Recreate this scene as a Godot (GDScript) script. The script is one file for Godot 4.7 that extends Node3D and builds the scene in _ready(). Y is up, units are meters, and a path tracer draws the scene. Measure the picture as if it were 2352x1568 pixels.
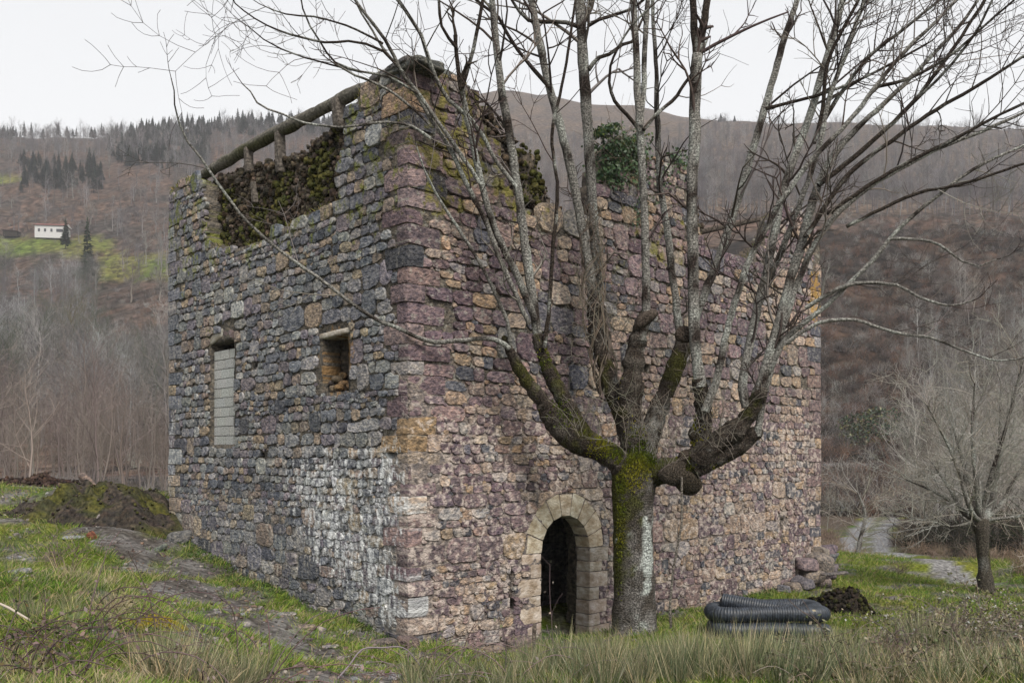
extends Node3D
# A ruined stone tower house behind a pollarded ash in a winter valley.
# Pixel positions in the comments and tables are those of the photograph at 2352 x 1568.

const F := 2075.0          # focal length in those pixels
const HY := 1045.0         # row of the horizon
const E := 3.03            # eye height above the foot of the tower's near corner
const CD := 14.5           # depth of the near corner
const DL := Vector3(-0.6917, 0, -0.7222)   # along the left face, away from the corner
const DR := Vector3(0.7222, 0, -0.6917)    # along the right face
const NL := Vector3(-0.7222, 0, 0.6917)    # out of the left face
const NR := Vector3(0.6917, 0, 0.7222)     # out of the right face
const CX := -1.670
const LU := 9.19           # length of the left face
const RU := 13.63          # length of the right face
const TH := 9.35           # height of the walls

var C0 := Vector3(CX, 0, -CD)
var rng := RandomNumberGenerator.new()
var n1 := FastNoiseLite.new()
var n2 := FastNoiseLite.new()
var M := {}
var org := {}
var taken := {}


# ---------------------------------------------------------------- helpers
class MB:
	var v := PackedVector3Array()
	var n := PackedVector3Array()
	var c := PackedColorArray()
	var t2 := PackedVector2Array()
	var idx := PackedInt32Array()

	func vert(p: Vector3, col := Color.WHITE, uv2 := Vector2.ZERO) -> int:
		v.append(p)
		n.append(Vector3.ZERO)
		c.append(col)
		t2.append(uv2)
		return v.size() - 1

	func tri(a: int, b: int, k: int) -> void:
		var nn := (v[b] - v[a]).cross(v[k] - v[a])
		n[a] += nn
		n[b] += nn
		n[k] += nn
		idx.append(a)
		idx.append(k)
		idx.append(b)

	func quad(a: int, b: int, k: int, d: int) -> void:
		tri(a, b, k)
		tri(a, k, d)

	func tri_flat(a: Vector3, b: Vector3, k: Vector3, col: Color) -> void:
		var i := vert(a, col)
		vert(b, col)
		vert(k, col)
		tri(i, i + 1, i + 2)

	func mesh(at := Vector3.ZERO) -> ArrayMesh:
		var m := ArrayMesh.new()
		if v.is_empty():
			return m
		var vv := PackedVector3Array()
		vv.resize(v.size())
		var nn := PackedVector3Array()
		nn.resize(v.size())
		for i in v.size():
			vv[i] = v[i] - at
			nn[i] = n[i].normalized() if n[i].length_squared() > 1e-20 else Vector3.UP
		var a := []
		a.resize(Mesh.ARRAY_MAX)
		a[Mesh.ARRAY_VERTEX] = vv
		a[Mesh.ARRAY_NORMAL] = nn
		a[Mesh.ARRAY_COLOR] = c
		a[Mesh.ARRAY_TEX_UV2] = t2
		a[Mesh.ARRAY_INDEX] = idx
		m.add_surface_from_arrays(Mesh.PRIMITIVE_TRIANGLES, a)
		return m


func numbered(called: String) -> String:
	var k: int = taken.get(called, 0)
	taken[called] = k + 1
	return called if k == 0 else "%s_%03d" % [called, k]


func put(mb: MB, called: String, mat: Material, parent: Node3D, at: Vector3, kind := "") -> MeshInstance3D:
	var o := MeshInstance3D.new()
	o.mesh = mb.mesh(at)
	o.material_override = mat
	o.name = numbered(called) if parent == self else called
	parent.add_child(o, true)
	o.position = at - (org[parent] if org.has(parent) else Vector3.ZERO)
	org[o] = at
	if kind:
		o.set_meta("kind", kind)
	return o


func thing(called: String, label: String, category: String, at: Vector3, group := "") -> Node3D:
	var o := Node3D.new()
	o.name = numbered(called)
	add_child(o, true)
	o.position = at
	org[o] = at
	tag(o, label, category, group)
	return o


func tag(o: Node3D, label: String, category: String, group := "") -> Node3D:
	o.set_meta("label", label)
	o.set_meta("category", category)
	if group:
		o.set_meta("group", group)
	return o


func copies(called: String, mesh: Mesh, mat: Material, xf: Array, cols: Array, label: String, category: String, parent: Node3D = self) -> MultiMeshInstance3D:
	var mm := MultiMesh.new()
	mm.transform_format = MultiMesh.TRANSFORM_3D
	mm.use_colors = true
	mm.mesh = mesh
	mm.instance_count = xf.size()
	for i in xf.size():
		mm.set_instance_transform(i, xf[i])
		mm.set_instance_color(i, cols[i])
	var o := MultiMeshInstance3D.new()
	o.multimesh = mm
	o.material_override = mat
	o.name = numbered(called) if parent == self else called
	parent.add_child(o, true)
	o.set_meta("kind", "stuff")
	if label:
		tag(o, label, category)
	return o


func px(x: float, y: float, d: float) -> Vector3:
	return Vector3((x - 1176.0) / F * d, E + (HY - y) / F * d, -d)


func R(a: float, b: float) -> float:
	return rng.randf_range(a, b)


func rv() -> Vector3:
	return Vector3(R(-1, 1), R(-1, 1), R(-1, 1))


# a pixel on the left or right face, set back by «back»: (along the face, height)
func on_face(right: bool, x: float, y: float, back := 0.0) -> Vector2:
	var r := (x - 1176.0) / F
	var dir := DR if right else DL
	var o := C0 - (NR if right else NL) * back
	# o.x + dir.x u = r * depth, depth = -(o.z + dir.z u)
	var u := (-r * o.z - o.x) / (dir.x + r * dir.z)
	var d := -(o.z + dir.z * u)
	return Vector2(u, E + (HY - y) / F * d)


func fp(right: bool, u: float, y: float, out := 0.0) -> Vector3:
	return C0 + (DR if right else DL) * u + (NR if right else NL) * out + Vector3(0, y, 0)


func uv_face(right: bool, u: float, y: float) -> Vector2:
	return Vector2(clampf((u + 0.2) / ((RU if right else LU) + 0.4), 0.001, 0.999), clampf(1.0 - (y + 0.7) / 10.4, 0.001, 0.999))


func poly_at(p: PackedVector2Array, u: float) -> float:
	if u <= p[0].x:
		return p[0].y
	for i in range(1, p.size()):
		if u <= p[i].x:
			return lerpf(p[i - 1].y, p[i].y, (u - p[i - 1].x) / maxf(p[i].x - p[i - 1].x, 1e-5))
	return p[p.size() - 1].y


func face_line(right: bool, pts: Array, back := 0.0) -> PackedVector2Array:
	var out := PackedVector2Array()
	for p in pts:
		out.append(on_face(right, p[0], p[1], back))
	return out


func jit(col: Color, a := 0.12) -> Color:
	var k := 1.0 + R(-a, a)
	return Color(col.r * k * (1.0 + R(-a, a) * 0.3), col.g * k, col.b * k * (1.0 + R(-a, a) * 0.3))


# a block with eight given corners, rounded and roughened; order: -u-v-w, +u-v-w, -u+v-w, +u+v-w, then +w
func block(mb: MB, q: Array, round_p: float, rough: float, col: Color, seg := 4, face := -1) -> void:
	var cen := Vector3.ZERO
	for k in q:
		cen += k
	cen /= 8.0
	var flip: bool = (q[1] - q[0]).cross(q[2] - q[0]).dot(q[4] - q[0]) < 0.0
	var seen := {}
	var axes := [[0, 1, 2], [1, 2, 0], [2, 0, 1]]
	for ax in axes:
		for s in [-1.0, 1.0]:
			if round_p >= 20.0:
				seen = {}      # dressed blocks keep hard edges
			var ids := []
			for i in seg + 1:
				for j in seg + 1:
					var pc := [0.0, 0.0, 0.0]
					pc[ax[0]] = -1.0 + 2.0 * i / seg
					pc[ax[1]] = -1.0 + 2.0 * j / seg
					pc[ax[2]] = s
					var key := Vector3i(roundi(pc[0] * 60), roundi(pc[1] * 60), roundi(pc[2] * 60))
					if not seen.has(key):
						var l := pow(pow(absf(pc[0]), round_p) + pow(absf(pc[1]), round_p) + pow(absf(pc[2]), round_p), 1.0 / round_p)
						var a: float = (pc[0] / l) * 0.5 + 0.5
						var b: float = (pc[1] / l) * 0.5 + 0.5
						var w: float = (pc[2] / l) * 0.5 + 0.5
						var lo: Vector3 = q[0].lerp(q[1], a).lerp(q[2].lerp(q[3], a), b)
						var hi: Vector3 = q[4].lerp(q[5], a).lerp(q[6].lerp(q[7], a), b)
						var p := lo.lerp(hi, w)
						if rough > 0.0:
							p += Vector3(n1.get_noise_3dv(p * 9.0), n1.get_noise_3dv(p * 9.0 + Vector3(70, 0, 0)), n1.get_noise_3dv(p * 9.0 + Vector3(0, 70, 0))) * rough
						seen[key] = mb.vert(p, col, Vector2.ZERO if face < 0 else uv_face(face == 1, (p - C0).dot(DR if face == 1 else DL), p.y))
					ids.append(seen[key])
			for i in seg:
				for j in seg:
					var a: int = ids[i * (seg + 1) + j]
					var b: int = ids[(i + 1) * (seg + 1) + j]
					var k: int = ids[(i + 1) * (seg + 1) + j + 1]
					var d: int = ids[i * (seg + 1) + j + 1]
					if (s > 0) != flip:
						mb.quad(a, b, k, d)
					else:
						mb.quad(a, d, k, b)


func box_corners(o: Vector3, a: Vector3, b: Vector3, k: Vector3) -> Array:
	# centred at o with half axes a, b, k
	return [o - a - b - k, o + a - b - k, o - a + b - k, o + a + b - k, o - a - b + k, o + a - b + k, o - a + b + k, o + a + b + k]


# an irregular rock: half sizes along x, y, z, turned
func rock(mb: MB, o: Vector3, hx: float, hy: float, hz: float, basis: Basis, col: Color, round_p := 3.0, rough := 0.03, seg := 3) -> void:
	var q := box_corners(o, basis.x * hx, basis.y * hy, basis.z * hz)
	for i in 8:
		q[i] += rv() * minf(hx, minf(hy, hz)) * 0.45
	block(mb, q, round_p, rough, col, seg)


func lump(mb: MB, o: Vector3, r: float, col: Color) -> void:
	# a crumbly clod: a jittered octahedron split once
	var q := []
	for i in 8:
		q.append(o + Vector3(-1 if i % 2 == 0 else 1, -1 if (i / 2) % 2 == 0 else 1, -1 if i < 4 else 1) * r * 0.75 + rv() * r * 0.35)
	block(mb, q, 2.4, 0.0, col, 2)


func smooth_line(p: PackedVector3Array, r: PackedFloat32Array, step: float) -> Array:
	var op := PackedVector3Array()
	var orr := PackedFloat32Array()
	for i in p.size() - 1:
		var a := p[maxi(i - 1, 0)]
		var b := p[i]
		var c := p[i + 1]
		var d := p[mini(i + 2, p.size() - 1)]
		var k := clampi(int(b.distance_to(c) / step), 1, 12)
		for j in k:
			var t := float(j) / k
			op.append(b.cubic_interpolate(c, a, d, t))
			orr.append(lerpf(r[i], r[i + 1], t))
	op.append(p[p.size() - 1])
	orr.append(r[r.size() - 1])
	return [op, orr]


func tube(mb: MB, p: PackedVector3Array, r: PackedFloat32Array, sides: int, style: String, col: Color, lumpy := 0.0) -> void:
	var prev := -1
	var up := Vector3(0.3, 0.2, 1).normalized()
	for i in p.size():
		var d := (p[mini(i + 1, p.size() - 1)] - p[maxi(i - 1, 0)])
		if d.length_squared() < 1e-12:
			d = Vector3.UP
		d = d.normalized()
		if absf(d.dot(up)) > 0.95:
			up = Vector3(up.y, up.z, up.x)
		var x := d.cross(up).normalized()
		var y := d.cross(x).normalized()
		var first := mb.v.size()
		for k in sides:
			var a := TAU * k / sides
			var e := x * cos(a) + y * sin(a)
			var rr := r[i]
			var q := p[i] + e * rr
			if lumpy > 0.0:
				q += e * rr * lumpy * (n1.get_noise_3dv(q * 3.0 / maxf(rr, 0.05) * 0.4) + 0.7 * n2.get_noise_3dv(q * 14.0) + 0.4 * n1.get_noise_3dv(q * 60.0))
			mb.vert(q, tint(style, col, q))
		if prev >= 0:
			for k in sides:
				var k2 := (k + 1) % sides
				mb.quad(prev + k, prev + k2, first + k2, first + k)
		prev = first
	# end cap
	var tip := mb.vert(p[p.size() - 1] + (p[p.size() - 1] - p[p.size() - 2]).normalized() * r[r.size() - 1] * 0.4, tint(style, col, p[p.size() - 1]))
	for k in sides:
		mb.tri(prev + k, prev + (k + 1) % sides, tip)


# the colour of bark or timber at a place: patches of lichen, moss and weathering with outlines of their own
func tint(style: String, col: Color, q: Vector3) -> Color:
	if style == "":
		return col
	if style == "log":
		var w := n1.get_noise_3d(q.x * 6.0, q.y * 25.0, q.z * 6.0)
		return Color(0.24, 0.225, 0.195).lerp(Color(0.12, 0.12, 0.065), clampf(0.25 + 2.4 * w, 0, 1))
	var a := n1.get_noise_3dv(q * 14.0)
	var b := n2.get_noise_3dv(q * 45.0)
	if style == "stem":      # pale lichen in blotches over brown bark
		return col.lerp(Color(0.075, 0.062, 0.052), clampf((a + 0.5 * b - 0.12) * 4.0, 0, 1)).lerp(Color(0.62, 0.65, 0.6), clampf((-a + 0.6 * b - 0.22) * 5.0, 0, 0.8))
	if style == "limb":
		var c := col.lerp(Color(0.17, 0.15, 0.13), clampf((a + 0.9 * b - 0.05) * 3.0, 0, 0.8))
		c = c.lerp(Color(0.42, 0.42, 0.39), clampf((n1.get_noise_3dv(q * 9.0 + Vector3(40, 0, 0)) + 0.5 * b - 0.32) * 5.0, 0, 0.6))
		return c.lerp(Color(0.085, 0.085, 0.022), clampf((n2.get_noise_3dv(q * 6.0) + 0.4 * b - 0.12) * 5.0, 0, 0.85))
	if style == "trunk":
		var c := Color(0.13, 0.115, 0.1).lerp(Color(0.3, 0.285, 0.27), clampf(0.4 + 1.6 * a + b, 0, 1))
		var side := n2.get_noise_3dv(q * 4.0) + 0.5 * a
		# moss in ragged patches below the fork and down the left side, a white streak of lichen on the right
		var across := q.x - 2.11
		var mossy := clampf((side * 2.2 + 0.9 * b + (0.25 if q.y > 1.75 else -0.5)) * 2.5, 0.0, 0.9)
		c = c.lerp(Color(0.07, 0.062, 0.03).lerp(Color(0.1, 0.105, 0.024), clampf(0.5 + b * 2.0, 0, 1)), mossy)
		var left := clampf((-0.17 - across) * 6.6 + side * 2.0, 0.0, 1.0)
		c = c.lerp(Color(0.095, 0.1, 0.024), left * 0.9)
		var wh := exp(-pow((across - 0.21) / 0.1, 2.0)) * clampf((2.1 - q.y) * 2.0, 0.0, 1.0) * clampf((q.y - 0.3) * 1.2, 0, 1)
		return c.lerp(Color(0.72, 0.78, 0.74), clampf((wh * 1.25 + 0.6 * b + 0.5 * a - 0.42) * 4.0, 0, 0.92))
	return col


# ---------------------------------------------------------------- materials
func noise_tex(seed_: int, freq: float, oct: int, lo: float, hi: float, size := 512, kind := FastNoiseLite.TYPE_SIMPLEX_SMOOTH, tint := Color.WHITE, tint2 := Color.WHITE) -> ImageTexture:
	var n := FastNoiseLite.new()
	n.seed = seed_
	n.noise_type = kind
	n.frequency = freq
	n.fractal_type = FastNoiseLite.FRACTAL_FBM
	n.fractal_octaves = oct
	n.fractal_gain = 0.6
	var im := n.get_seamless_image(size, size)
	im.convert(Image.FORMAT_L8)
	var d := im.get_data()
	var out := PackedByteArray()
	out.resize(d.size() * 3)
	for i in d.size():
		var v := clampf((d[i] / 255.0 - 0.18) / 0.64, 0, 1)
		var k := lerpf(lo, hi, v)
		out[i * 3] = int(clampf(k * lerpf(tint2.r, tint.r, v), 0, 1) * 255)
		out[i * 3 + 1] = int(clampf(k * lerpf(tint2.g, tint.g, v), 0, 1) * 255)
		out[i * 3 + 2] = int(clampf(k * lerpf(tint2.b, tint.b, v), 0, 1) * 255)
	return ImageTexture.create_from_image(Image.create_from_data(size, size, false, Image.FORMAT_RGB8, out))


func mat(called: String, tex: Texture2D, scale: float, rough := 0.95, bump: Texture2D = null, bump_cm := 0.0, spec := 0.25) -> StandardMaterial3D:
	var m := StandardMaterial3D.new()
	m.resource_name = called
	m.vertex_color_use_as_albedo = true
	m.roughness = rough
	m.metallic_specular = spec
	m.cull_mode = BaseMaterial3D.CULL_DISABLED
	if tex or bump:
		m.uv1_triplanar = true
		m.uv1_world_triplanar = true
		m.uv1_scale = Vector3(scale, scale, scale)
	if tex:
		m.albedo_texture = tex
	if bump:
		m.heightmap_enabled = true
		m.heightmap_texture = bump
		m.heightmap_scale = bump_cm
	M[called] = m
	return m


func bytes_of(seed_: int, freq: float, oct: int, w: int, h: int, sx := 1.0, sy := 1.0) -> PackedByteArray:
	# noise over w x h; stretched by making it smaller and resizing
	var n := FastNoiseLite.new()
	n.seed = seed_
	n.frequency = freq
	n.fractal_octaves = oct
	n.fractal_gain = 0.62
	n.noise_type = FastNoiseLite.TYPE_SIMPLEX_SMOOTH
	var im := n.get_image(int(w / sx), int(h / sy))
	im.convert(Image.FORMAT_L8)
	if sx != 1.0 or sy != 1.0:
		im.resize(w, h, Image.INTERPOLATE_CUBIC)
	return im.get_data()


func blob(u: float, y: float, cu: float, cy: float, su: float, sy: float) -> float:
	var a := (u - cu) / su
	var b := (y - cy) / sy
	return exp(-(a * a + b * b))


# lime wash, lichen and moss lying on a face, as a picture in the face's own metres
func stains(right: bool) -> ImageTexture:
	var w := 1024
	var h := 768
	var len_ := (RU if right else LU) + 0.4
	var a := bytes_of(3 + int(right), 0.012, 4, w, h)
	var b := bytes_of(11 + int(right), 0.07, 4, w, h)
	var s := bytes_of(17 + int(right), 0.06, 3, w, h, 1.0, 5.0)
	var g := bytes_of(23 + int(right), 0.02, 5, w, h)
	var out := PackedByteArray()
	out.resize(w * h * 4)
	for j in h:
		var y := (1.0 - (j + 0.5) / h) * 10.4 - 0.7
		for i in w:
			var u := (i + 0.5) / w * len_ - 0.2
			var k := j * w + i
			var na := a[k] / 255.0
			var nb := b[k] / 255.0
			var ns := s[k] / 255.0
			var ng := g[k] / 255.0
			var al := 0.0
			var cr := 0.5
			var cg := 0.47
			var cb := 0.43
			if right:
				# beige mortar smears and pale lichen over the lower storeys
				var lime := clampf((4.7 - y) * 0.9, 0.0, 1.0) * 0.62 + 0.25 * blob(u, y, 9.0, 5.0, 5.0, 2.0)
				lime += 0.3 * blob(u, y, 0.0, 1.6, 0.5, 1.2)
				al = clampf((lime * 0.5 + na * 0.3 + nb * 0.85 - 0.9) * 3.5, 0.0, 0.62)
				cr = 0.66 + ng * 0.14
				cg = 0.615 + ng * 0.14
				cb = 0.585 + ng * 0.13
				if nb > 0.66 and y > 4.2:
					al = maxf(al, 0.35)
					cr = 0.62
					cg = 0.62
					cb = 0.58
				var moss := 0.75 * clampf((y - 6.3) * 0.8, 0.0, 1.0) * clampf((4.2 - u) * 0.6, 0.0, 1.0) + 0.6 * blob(u, y, 6.8, 7.6, 1.6, 1.6) + 0.25 * blob(u, y, 13.0, 7.6, 1.2, 1.2) + 0.28 * clampf(0.35 - y, 0.0, 1.0)
				var am := clampf((moss * 0.5 + ng * 0.8 + nb * 0.25 - 0.87) * 5.0, 0.0, 0.68)
				if am > al:
					al = am
					cr = 0.36 + nb * 0.12
					cg = 0.35 + nb * 0.12
					cb = 0.14
				var yl := clampf((0.9 * blob(u, y, 13.3, 7.2, 0.7, 1.3) + nb * 0.8 - 1.12) * 5.0, 0.0, 0.6)
				if yl > al:
					al = yl
					cr = 0.66
					cg = 0.52
					cb = 0.2
			else:
				var band := 0.75 + 0.36 * u
				var lime := 1.0 * exp(-pow((y - band) / 0.9, 2.0)) * clampf((4.6 - u) * 0.5, 0.0, 1.0)
				lime = maxf(lime, 0.9 * exp(-pow((y - 2.4) / 1.0, 2.0)) * clampf((5.0 - u) * 0.5, 0.0, 1.0))
				lime = maxf(lime, 0.7 * blob(u, y, 9.0, 3.0, 0.35, 1.6))
				lime = maxf(lime, 0.75 * blob(u, y, 0.2, 2.0, 0.35, 2.2))
				lime = maxf(lime, 0.45 * clampf((2.8 - y) * 0.8, 0.0, 1.0))
				al = clampf((lime * 0.4 + ns * 0.5 + nb * 0.62 + na * 0.3 - 0.92) * 2.6, 0.0, 0.8)
				cr = 0.76 + ng * 0.12
				cg = 0.77 + ng * 0.12
				cb = 0.78 + ng * 0.1
				if lime < 0.5:
					cr -= 0.16
					cg -= 0.19
					cb -= 0.23
				var moss := 0.62 * clampf((y - 6.0) * 0.8, 0.0, 1.0) + 0.35 * blob(u, y, 6.5, 5.7, 1.2, 0.5) + 0.3 * clampf(0.5 + 0.1 * u - y, 0.0, 1.0)
				var am := clampf((moss * 0.5 + ng * 0.8 + nb * 0.25 - 0.87) * 5.0, 0.0, 0.68)
				if am > al:
					al = am
					cr = 0.34 + nb * 0.12
					cg = 0.36 + nb * 0.12
					cb = 0.17
				var oc := clampf((0.95 * blob(u, y, 2.1, 4.75, 0.75, 0.85) + nb * 0.55 + na * 0.3 - 1.02) * 5.0, 0.0, 0.6)
				if oc > al:
					al = oc
					cr = 0.58
					cg = 0.45
					cb = 0.28
			out[k * 4] = int(clampf(cr * (0.85 + nb * 0.28), 0, 1) * 255)
			out[k * 4 + 1] = int(clampf(cg * (0.85 + nb * 0.28), 0, 1) * 255)
			out[k * 4 + 2] = int(clampf(cb * (0.85 + nb * 0.28), 0, 1) * 255)
			out[k * 4 + 3] = int(al * 255)
	return ImageTexture.create_from_image(Image.create_from_data(w, h, false, Image.FORMAT_RGBA8, out))


func make_materials() -> void:
	var grain := noise_tex(5, 0.02, 6, 0.5, 1.0, 512, FastNoiseLite.TYPE_SIMPLEX_SMOOTH, Color(1.0, 0.97, 0.93), Color(0.9, 0.93, 1.0))
	var speck := noise_tex(8, 0.09, 4, 0.6, 1.0, 256)
	var relief := noise_tex(9, 0.035, 6, 0.0, 1.0)
	var cracked := noise_tex(12, 0.03, 5, 0.0, 1.0, 512, FastNoiseLite.TYPE_CELLULAR)
	for right in [false, true]:
		var m := mat("stone_right" if right else "stone_left", grain, 0.9, 0.93, relief, 2.6)
		m.detail_enabled = true
		m.detail_albedo = stains(right)
		m.detail_uv_layer = BaseMaterial3D.DETAIL_UV_2
		m.detail_blend_mode = BaseMaterial3D.BLEND_MODE_MIX
	mat("stone", grain, 0.9, 0.93, relief, 2.6)
	mat("ashlar", noise_tex(41, 0.018, 6, 0.7, 1.0, 256, FastNoiseLite.TYPE_SIMPLEX_SMOOTH, Color.WHITE, Color(1.0, 0.93, 0.84)), 0.9, 0.92, relief, 1.2)
	mat("concrete", speck, 1.3, 0.95, relief, 0.4)
	mat("earth", grain, 0.8, 1.0, cracked, 3.0, 0.15)
	mat("bark", noise_tex(21, 0.05, 5, 0.35, 1.0, 256), 1.6, 0.95, relief, 2.0, 0.2)
	mat("twig", null, 1.0, 0.9, null, 0.0, 0.2)
	mat("timber", noise_tex(25, 0.04, 5, 0.45, 1.0, 256), 1.2, 0.95, cracked, 1.5, 0.2)
	mat("ground", noise_tex(31, 0.03, 6, 0.55, 1.0), 0.35, 1.0, noise_tex(33, 0.06, 5, 0.0, 1.0, 256), 4.0, 0.15)
	mat("hill", noise_tex(35, 0.04, 6, 0.35, 1.0, 512), 0.012, 1.0, null, 0.0, 0.1)
	var leaf := mat("leaf", null, 1.0, 0.8, null, 0.0, 0.2)
	leaf.backlight_enabled = true
	leaf.backlight = Color(0.35, 0.35, 0.3)
	mat("ivy", null, 1.0, 0.45, null, 0.0, 0.45)
	mat("moss", null, 1.0, 1.0, null, 0.0, 0.1)
	mat("plastic", noise_tex(45, 0.03, 5, 0.5, 1.0, 256), 1.5, 0.5, null, 0.0, 0.5)
	mat("paint", speck, 0.5, 0.9)
	mat("metal", speck, 0.5, 0.5, null, 0.0, 0.5)
	mat("glass", null, 1.0, 0.2, null, 0.0, 0.5)


# ---------------------------------------------------------------- terrain
# the near ground: (pixel x, pixel y, depth) of places that can be read off the photograph
const NEAR := [
	[0, 1112, 24], [200, 1108, 22.5], [330, 1128, 22], [100, 1180, 21], [250, 1205, 20], [150, 1250, 18], [300, 1330, 16], [430, 1252, 20.4], [600, 1325, 18],
	[600, 1400, 15], [770, 1400, 16], [800, 1500, 13], [940, 1478, 14.4], [0, 1300, 12], [130, 1330, 12.5], [100, 1400, 10], [0, 1500, 8], [300, 1440, 11], [250, 1568, 8.5], [600, 1568, 9.5], [0, 1568, 7], [450, 1400, 13.5],
	[950, 1615, 9.5], [1100, 1625, 9.5], [1300, 1600, 9.5], [1700, 1568, 9.5], [1000, 1528, 13], [1100, 1535, 13], [1200, 1530, 13], [1200, 1512, 15.2], [1300, 1490, 15.8], [1455, 1445, 15.7], [1650, 1500, 13], [1780, 1482, 15.2], [1900, 1470, 15.4], [1600, 1400, 20],
	[1950, 1405, 20], [1885, 1338, 23.8], [2100, 1345, 24], [2260, 1364, 23], [2352, 1392, 21], [2200, 1480, 14], [2352, 1568, 9], [2300, 1475, 13], [2000, 1520, 12],
	[2230, 1352, 26], [2050, 1292, 38], [1985, 1262, 48], [2010, 1214, 65], [2352, 1290, 45], [2352, 1200, 65], [1700, 1240, 60], [1300, 1200, 60], [900, 1160, 60], [300, 1130, 40], [0, 1130, 45], [200, 1128, 60], [-300, 1130, 60], [-300, 1300, 12], [-300, 1120, 24], [2700, 1568, 8], [2700, 1290, 40], [1176, 1700, 4.5], [300, 1700, 5.0], [2000, 1700, 5.0],
	[900, 1255, 30], [1300, 1300, 28], [700, 1230, 28],
]
const FAR_X := [-600.0, 0.0, 200.0, 400.0, 800.0, 1150.0, 1400.0, 1650.0, 1900.0, 2100.0, 2352.0, 2900.0]
const FAR_D := [60.0, 75.0, 90.0, 110.0, 140.0, 200.0, 250.0, 300.0, 370.0, 450.0, 550.0, 650.0, 800.0, 950.0, 1100.0]
const FAR_Y := [
	[1130, 1100, 1060, 1010, 940, 820, 735, 660, 560, 455, 370, 318, 330, 345, 400],
	[1130, 1100, 1060, 1010, 940, 820, 735, 660, 556, 455, 370, 316, 325, 340, 400],
	[1130, 1095, 1055, 1005, 935, 810, 725, 650, 548, 450, 372, 320, 325, 340, 400],
	[1130, 1095, 1050, 1000, 925, 790, 700, 630, 540, 440, 350, 296, 305, 320, 400],
	[1160, 1110, 1050, 1000, 920, 780, 690, 620, 530, 430, 340, 283, 285, 290, 380],
	[1180, 1120, 1060, 1000, 910, 760, 670, 600, 510, 430, 370, 315, 250, 203, 300],
	[1200, 1130, 1070, 1000, 900, 720, 630, 560, 500, 430, 375, 325, 270, 236, 330],
	[1220, 1150, 1080, 1000, 880, 660, 560, 510, 450, 400, 350, 310, 284, 277, 350],
	[1220, 1170, 1085, 1010, 860, 600, 530, 490, 450, 400, 345, 300, 283, 300, 400],
	[1225, 1170, 1085, 1015, 880, 610, 525, 500, 460, 410, 350, 305, 287, 305, 400],
	[1220, 1170, 1085, 1020, 900, 630, 515, 500, 470, 420, 360, 315, 296, 310, 400],
	[1220, 1170, 1085, 1020, 900, 640, 515, 500, 470, 420, 360, 315, 300, 310, 400],
]
var near_pts := PackedVector3Array()
var grid := PackedFloat32Array()
const GX0 := -40.0
const GZ0 := -66.0
const GS := 0.4
const GW := 220
const GH := 170


func far_height(x: float, d: float) -> float:
	var p := x / d * F + 1176.0
	var i := 0
	while i < FAR_X.size() - 2 and p > FAR_X[i + 1]:
		i += 1
	var j := 0
	while j < FAR_D.size() - 2 and d > FAR_D[j + 1]:
		j += 1
	var a := clampf((p - FAR_X[i]) / (FAR_X[i + 1] - FAR_X[i]), 0, 1)
	a = a * a * (3 - 2 * a)
	var b := clampf((d - FAR_D[j]) / (FAR_D[j + 1] - FAR_D[j]), 0, 1)
	# heights, not rows, are joined along the depth
	var h0: float = E + (HY - lerpf(FAR_Y[i][j], FAR_Y[i + 1][j], a)) / F * FAR_D[j]
	var h1: float = E + (HY - lerpf(FAR_Y[i][j + 1], FAR_Y[i + 1][j + 1], a)) / F * FAR_D[j + 1]
	return lerpf(h0, h1, b)


func near_raw(x: float, z: float) -> float:
	var sw := 0.0
	var sh := 0.0
	for q in near_pts:
		var dx := x - q.x
		var dz := z - q.z
		var w := 1.0 / (pow(dx * dx + dz * dz, 1.6) + 0.25)
		sw += w
		sh += w * q.y
	return sh / sw


func make_grid() -> void:
	for q in NEAR:
		near_pts.append(px(q[0], q[1], q[2]))
	for k in 5:   # the foot of both faces
		var u := LU * k / 4.0
		near_pts.append(fp(false, u, 0.02 * u + 0.0147 * u * u))
		u = RU * (k + 0.5) / 4.5
		near_pts.append(fp(true, u, -0.55 if u < 6.5 and u > 1.0 else -0.3))
		near_pts.append(fp(true, u, -0.3, -4.0))
	grid.resize(GW * GH)
	for j in GH:
		for i in GW:
			var x := GX0 + i * GS
			var z := GZ0 + j * GS
			grid[j * GW + i] = near_raw(x, z) + 0.07 * n1.get_noise_2d(x * 3.0, z * 3.0)


func ground_at(x: float, z: float) -> float:
	var d := -z
	if d > 68.0:
		return far_height(x, d) + (1.2 * n1.get_noise_2d(x * 0.05, z * 0.05) + 3.0 * n2.get_noise_2d(x * 0.25, z * 0.12) + 1.0 * n1.get_noise_2d(x * 0.9, z * 0.6)) * minf(1.0, (d - 68.0) / 60.0)
	var fx := clampf((x - GX0) / GS, 0.0, GW - 1.001)
	var fz := clampf((z - GZ0) / GS, 0.0, GH - 1.001)
	var i := int(fx)
	var j := int(fz)
	var a := fx - i
	var b := fz - j
	var h := lerpf(lerpf(grid[j * GW + i], grid[j * GW + i + 1], a), lerpf(grid[(j + 1) * GW + i], grid[(j + 1) * GW + i + 1], a), b)
	if d > 52.0:
		h = lerpf(h, far_height(x, maxf(d, 60.0)), (d - 52.0) / 16.0)
	return h


var track_line := PackedVector2Array()   # middle of the gravel track, on the ground


func track_dist(x: float, z: float) -> float:
	var best := 1e9
	var q := Vector2(x, z)
	for i in track_line.size() - 1:
		best = minf(best, q.distance_to(Geometry2D.get_closest_point_to_segment(q, track_line[i], track_line[i + 1])))
	return best


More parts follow.
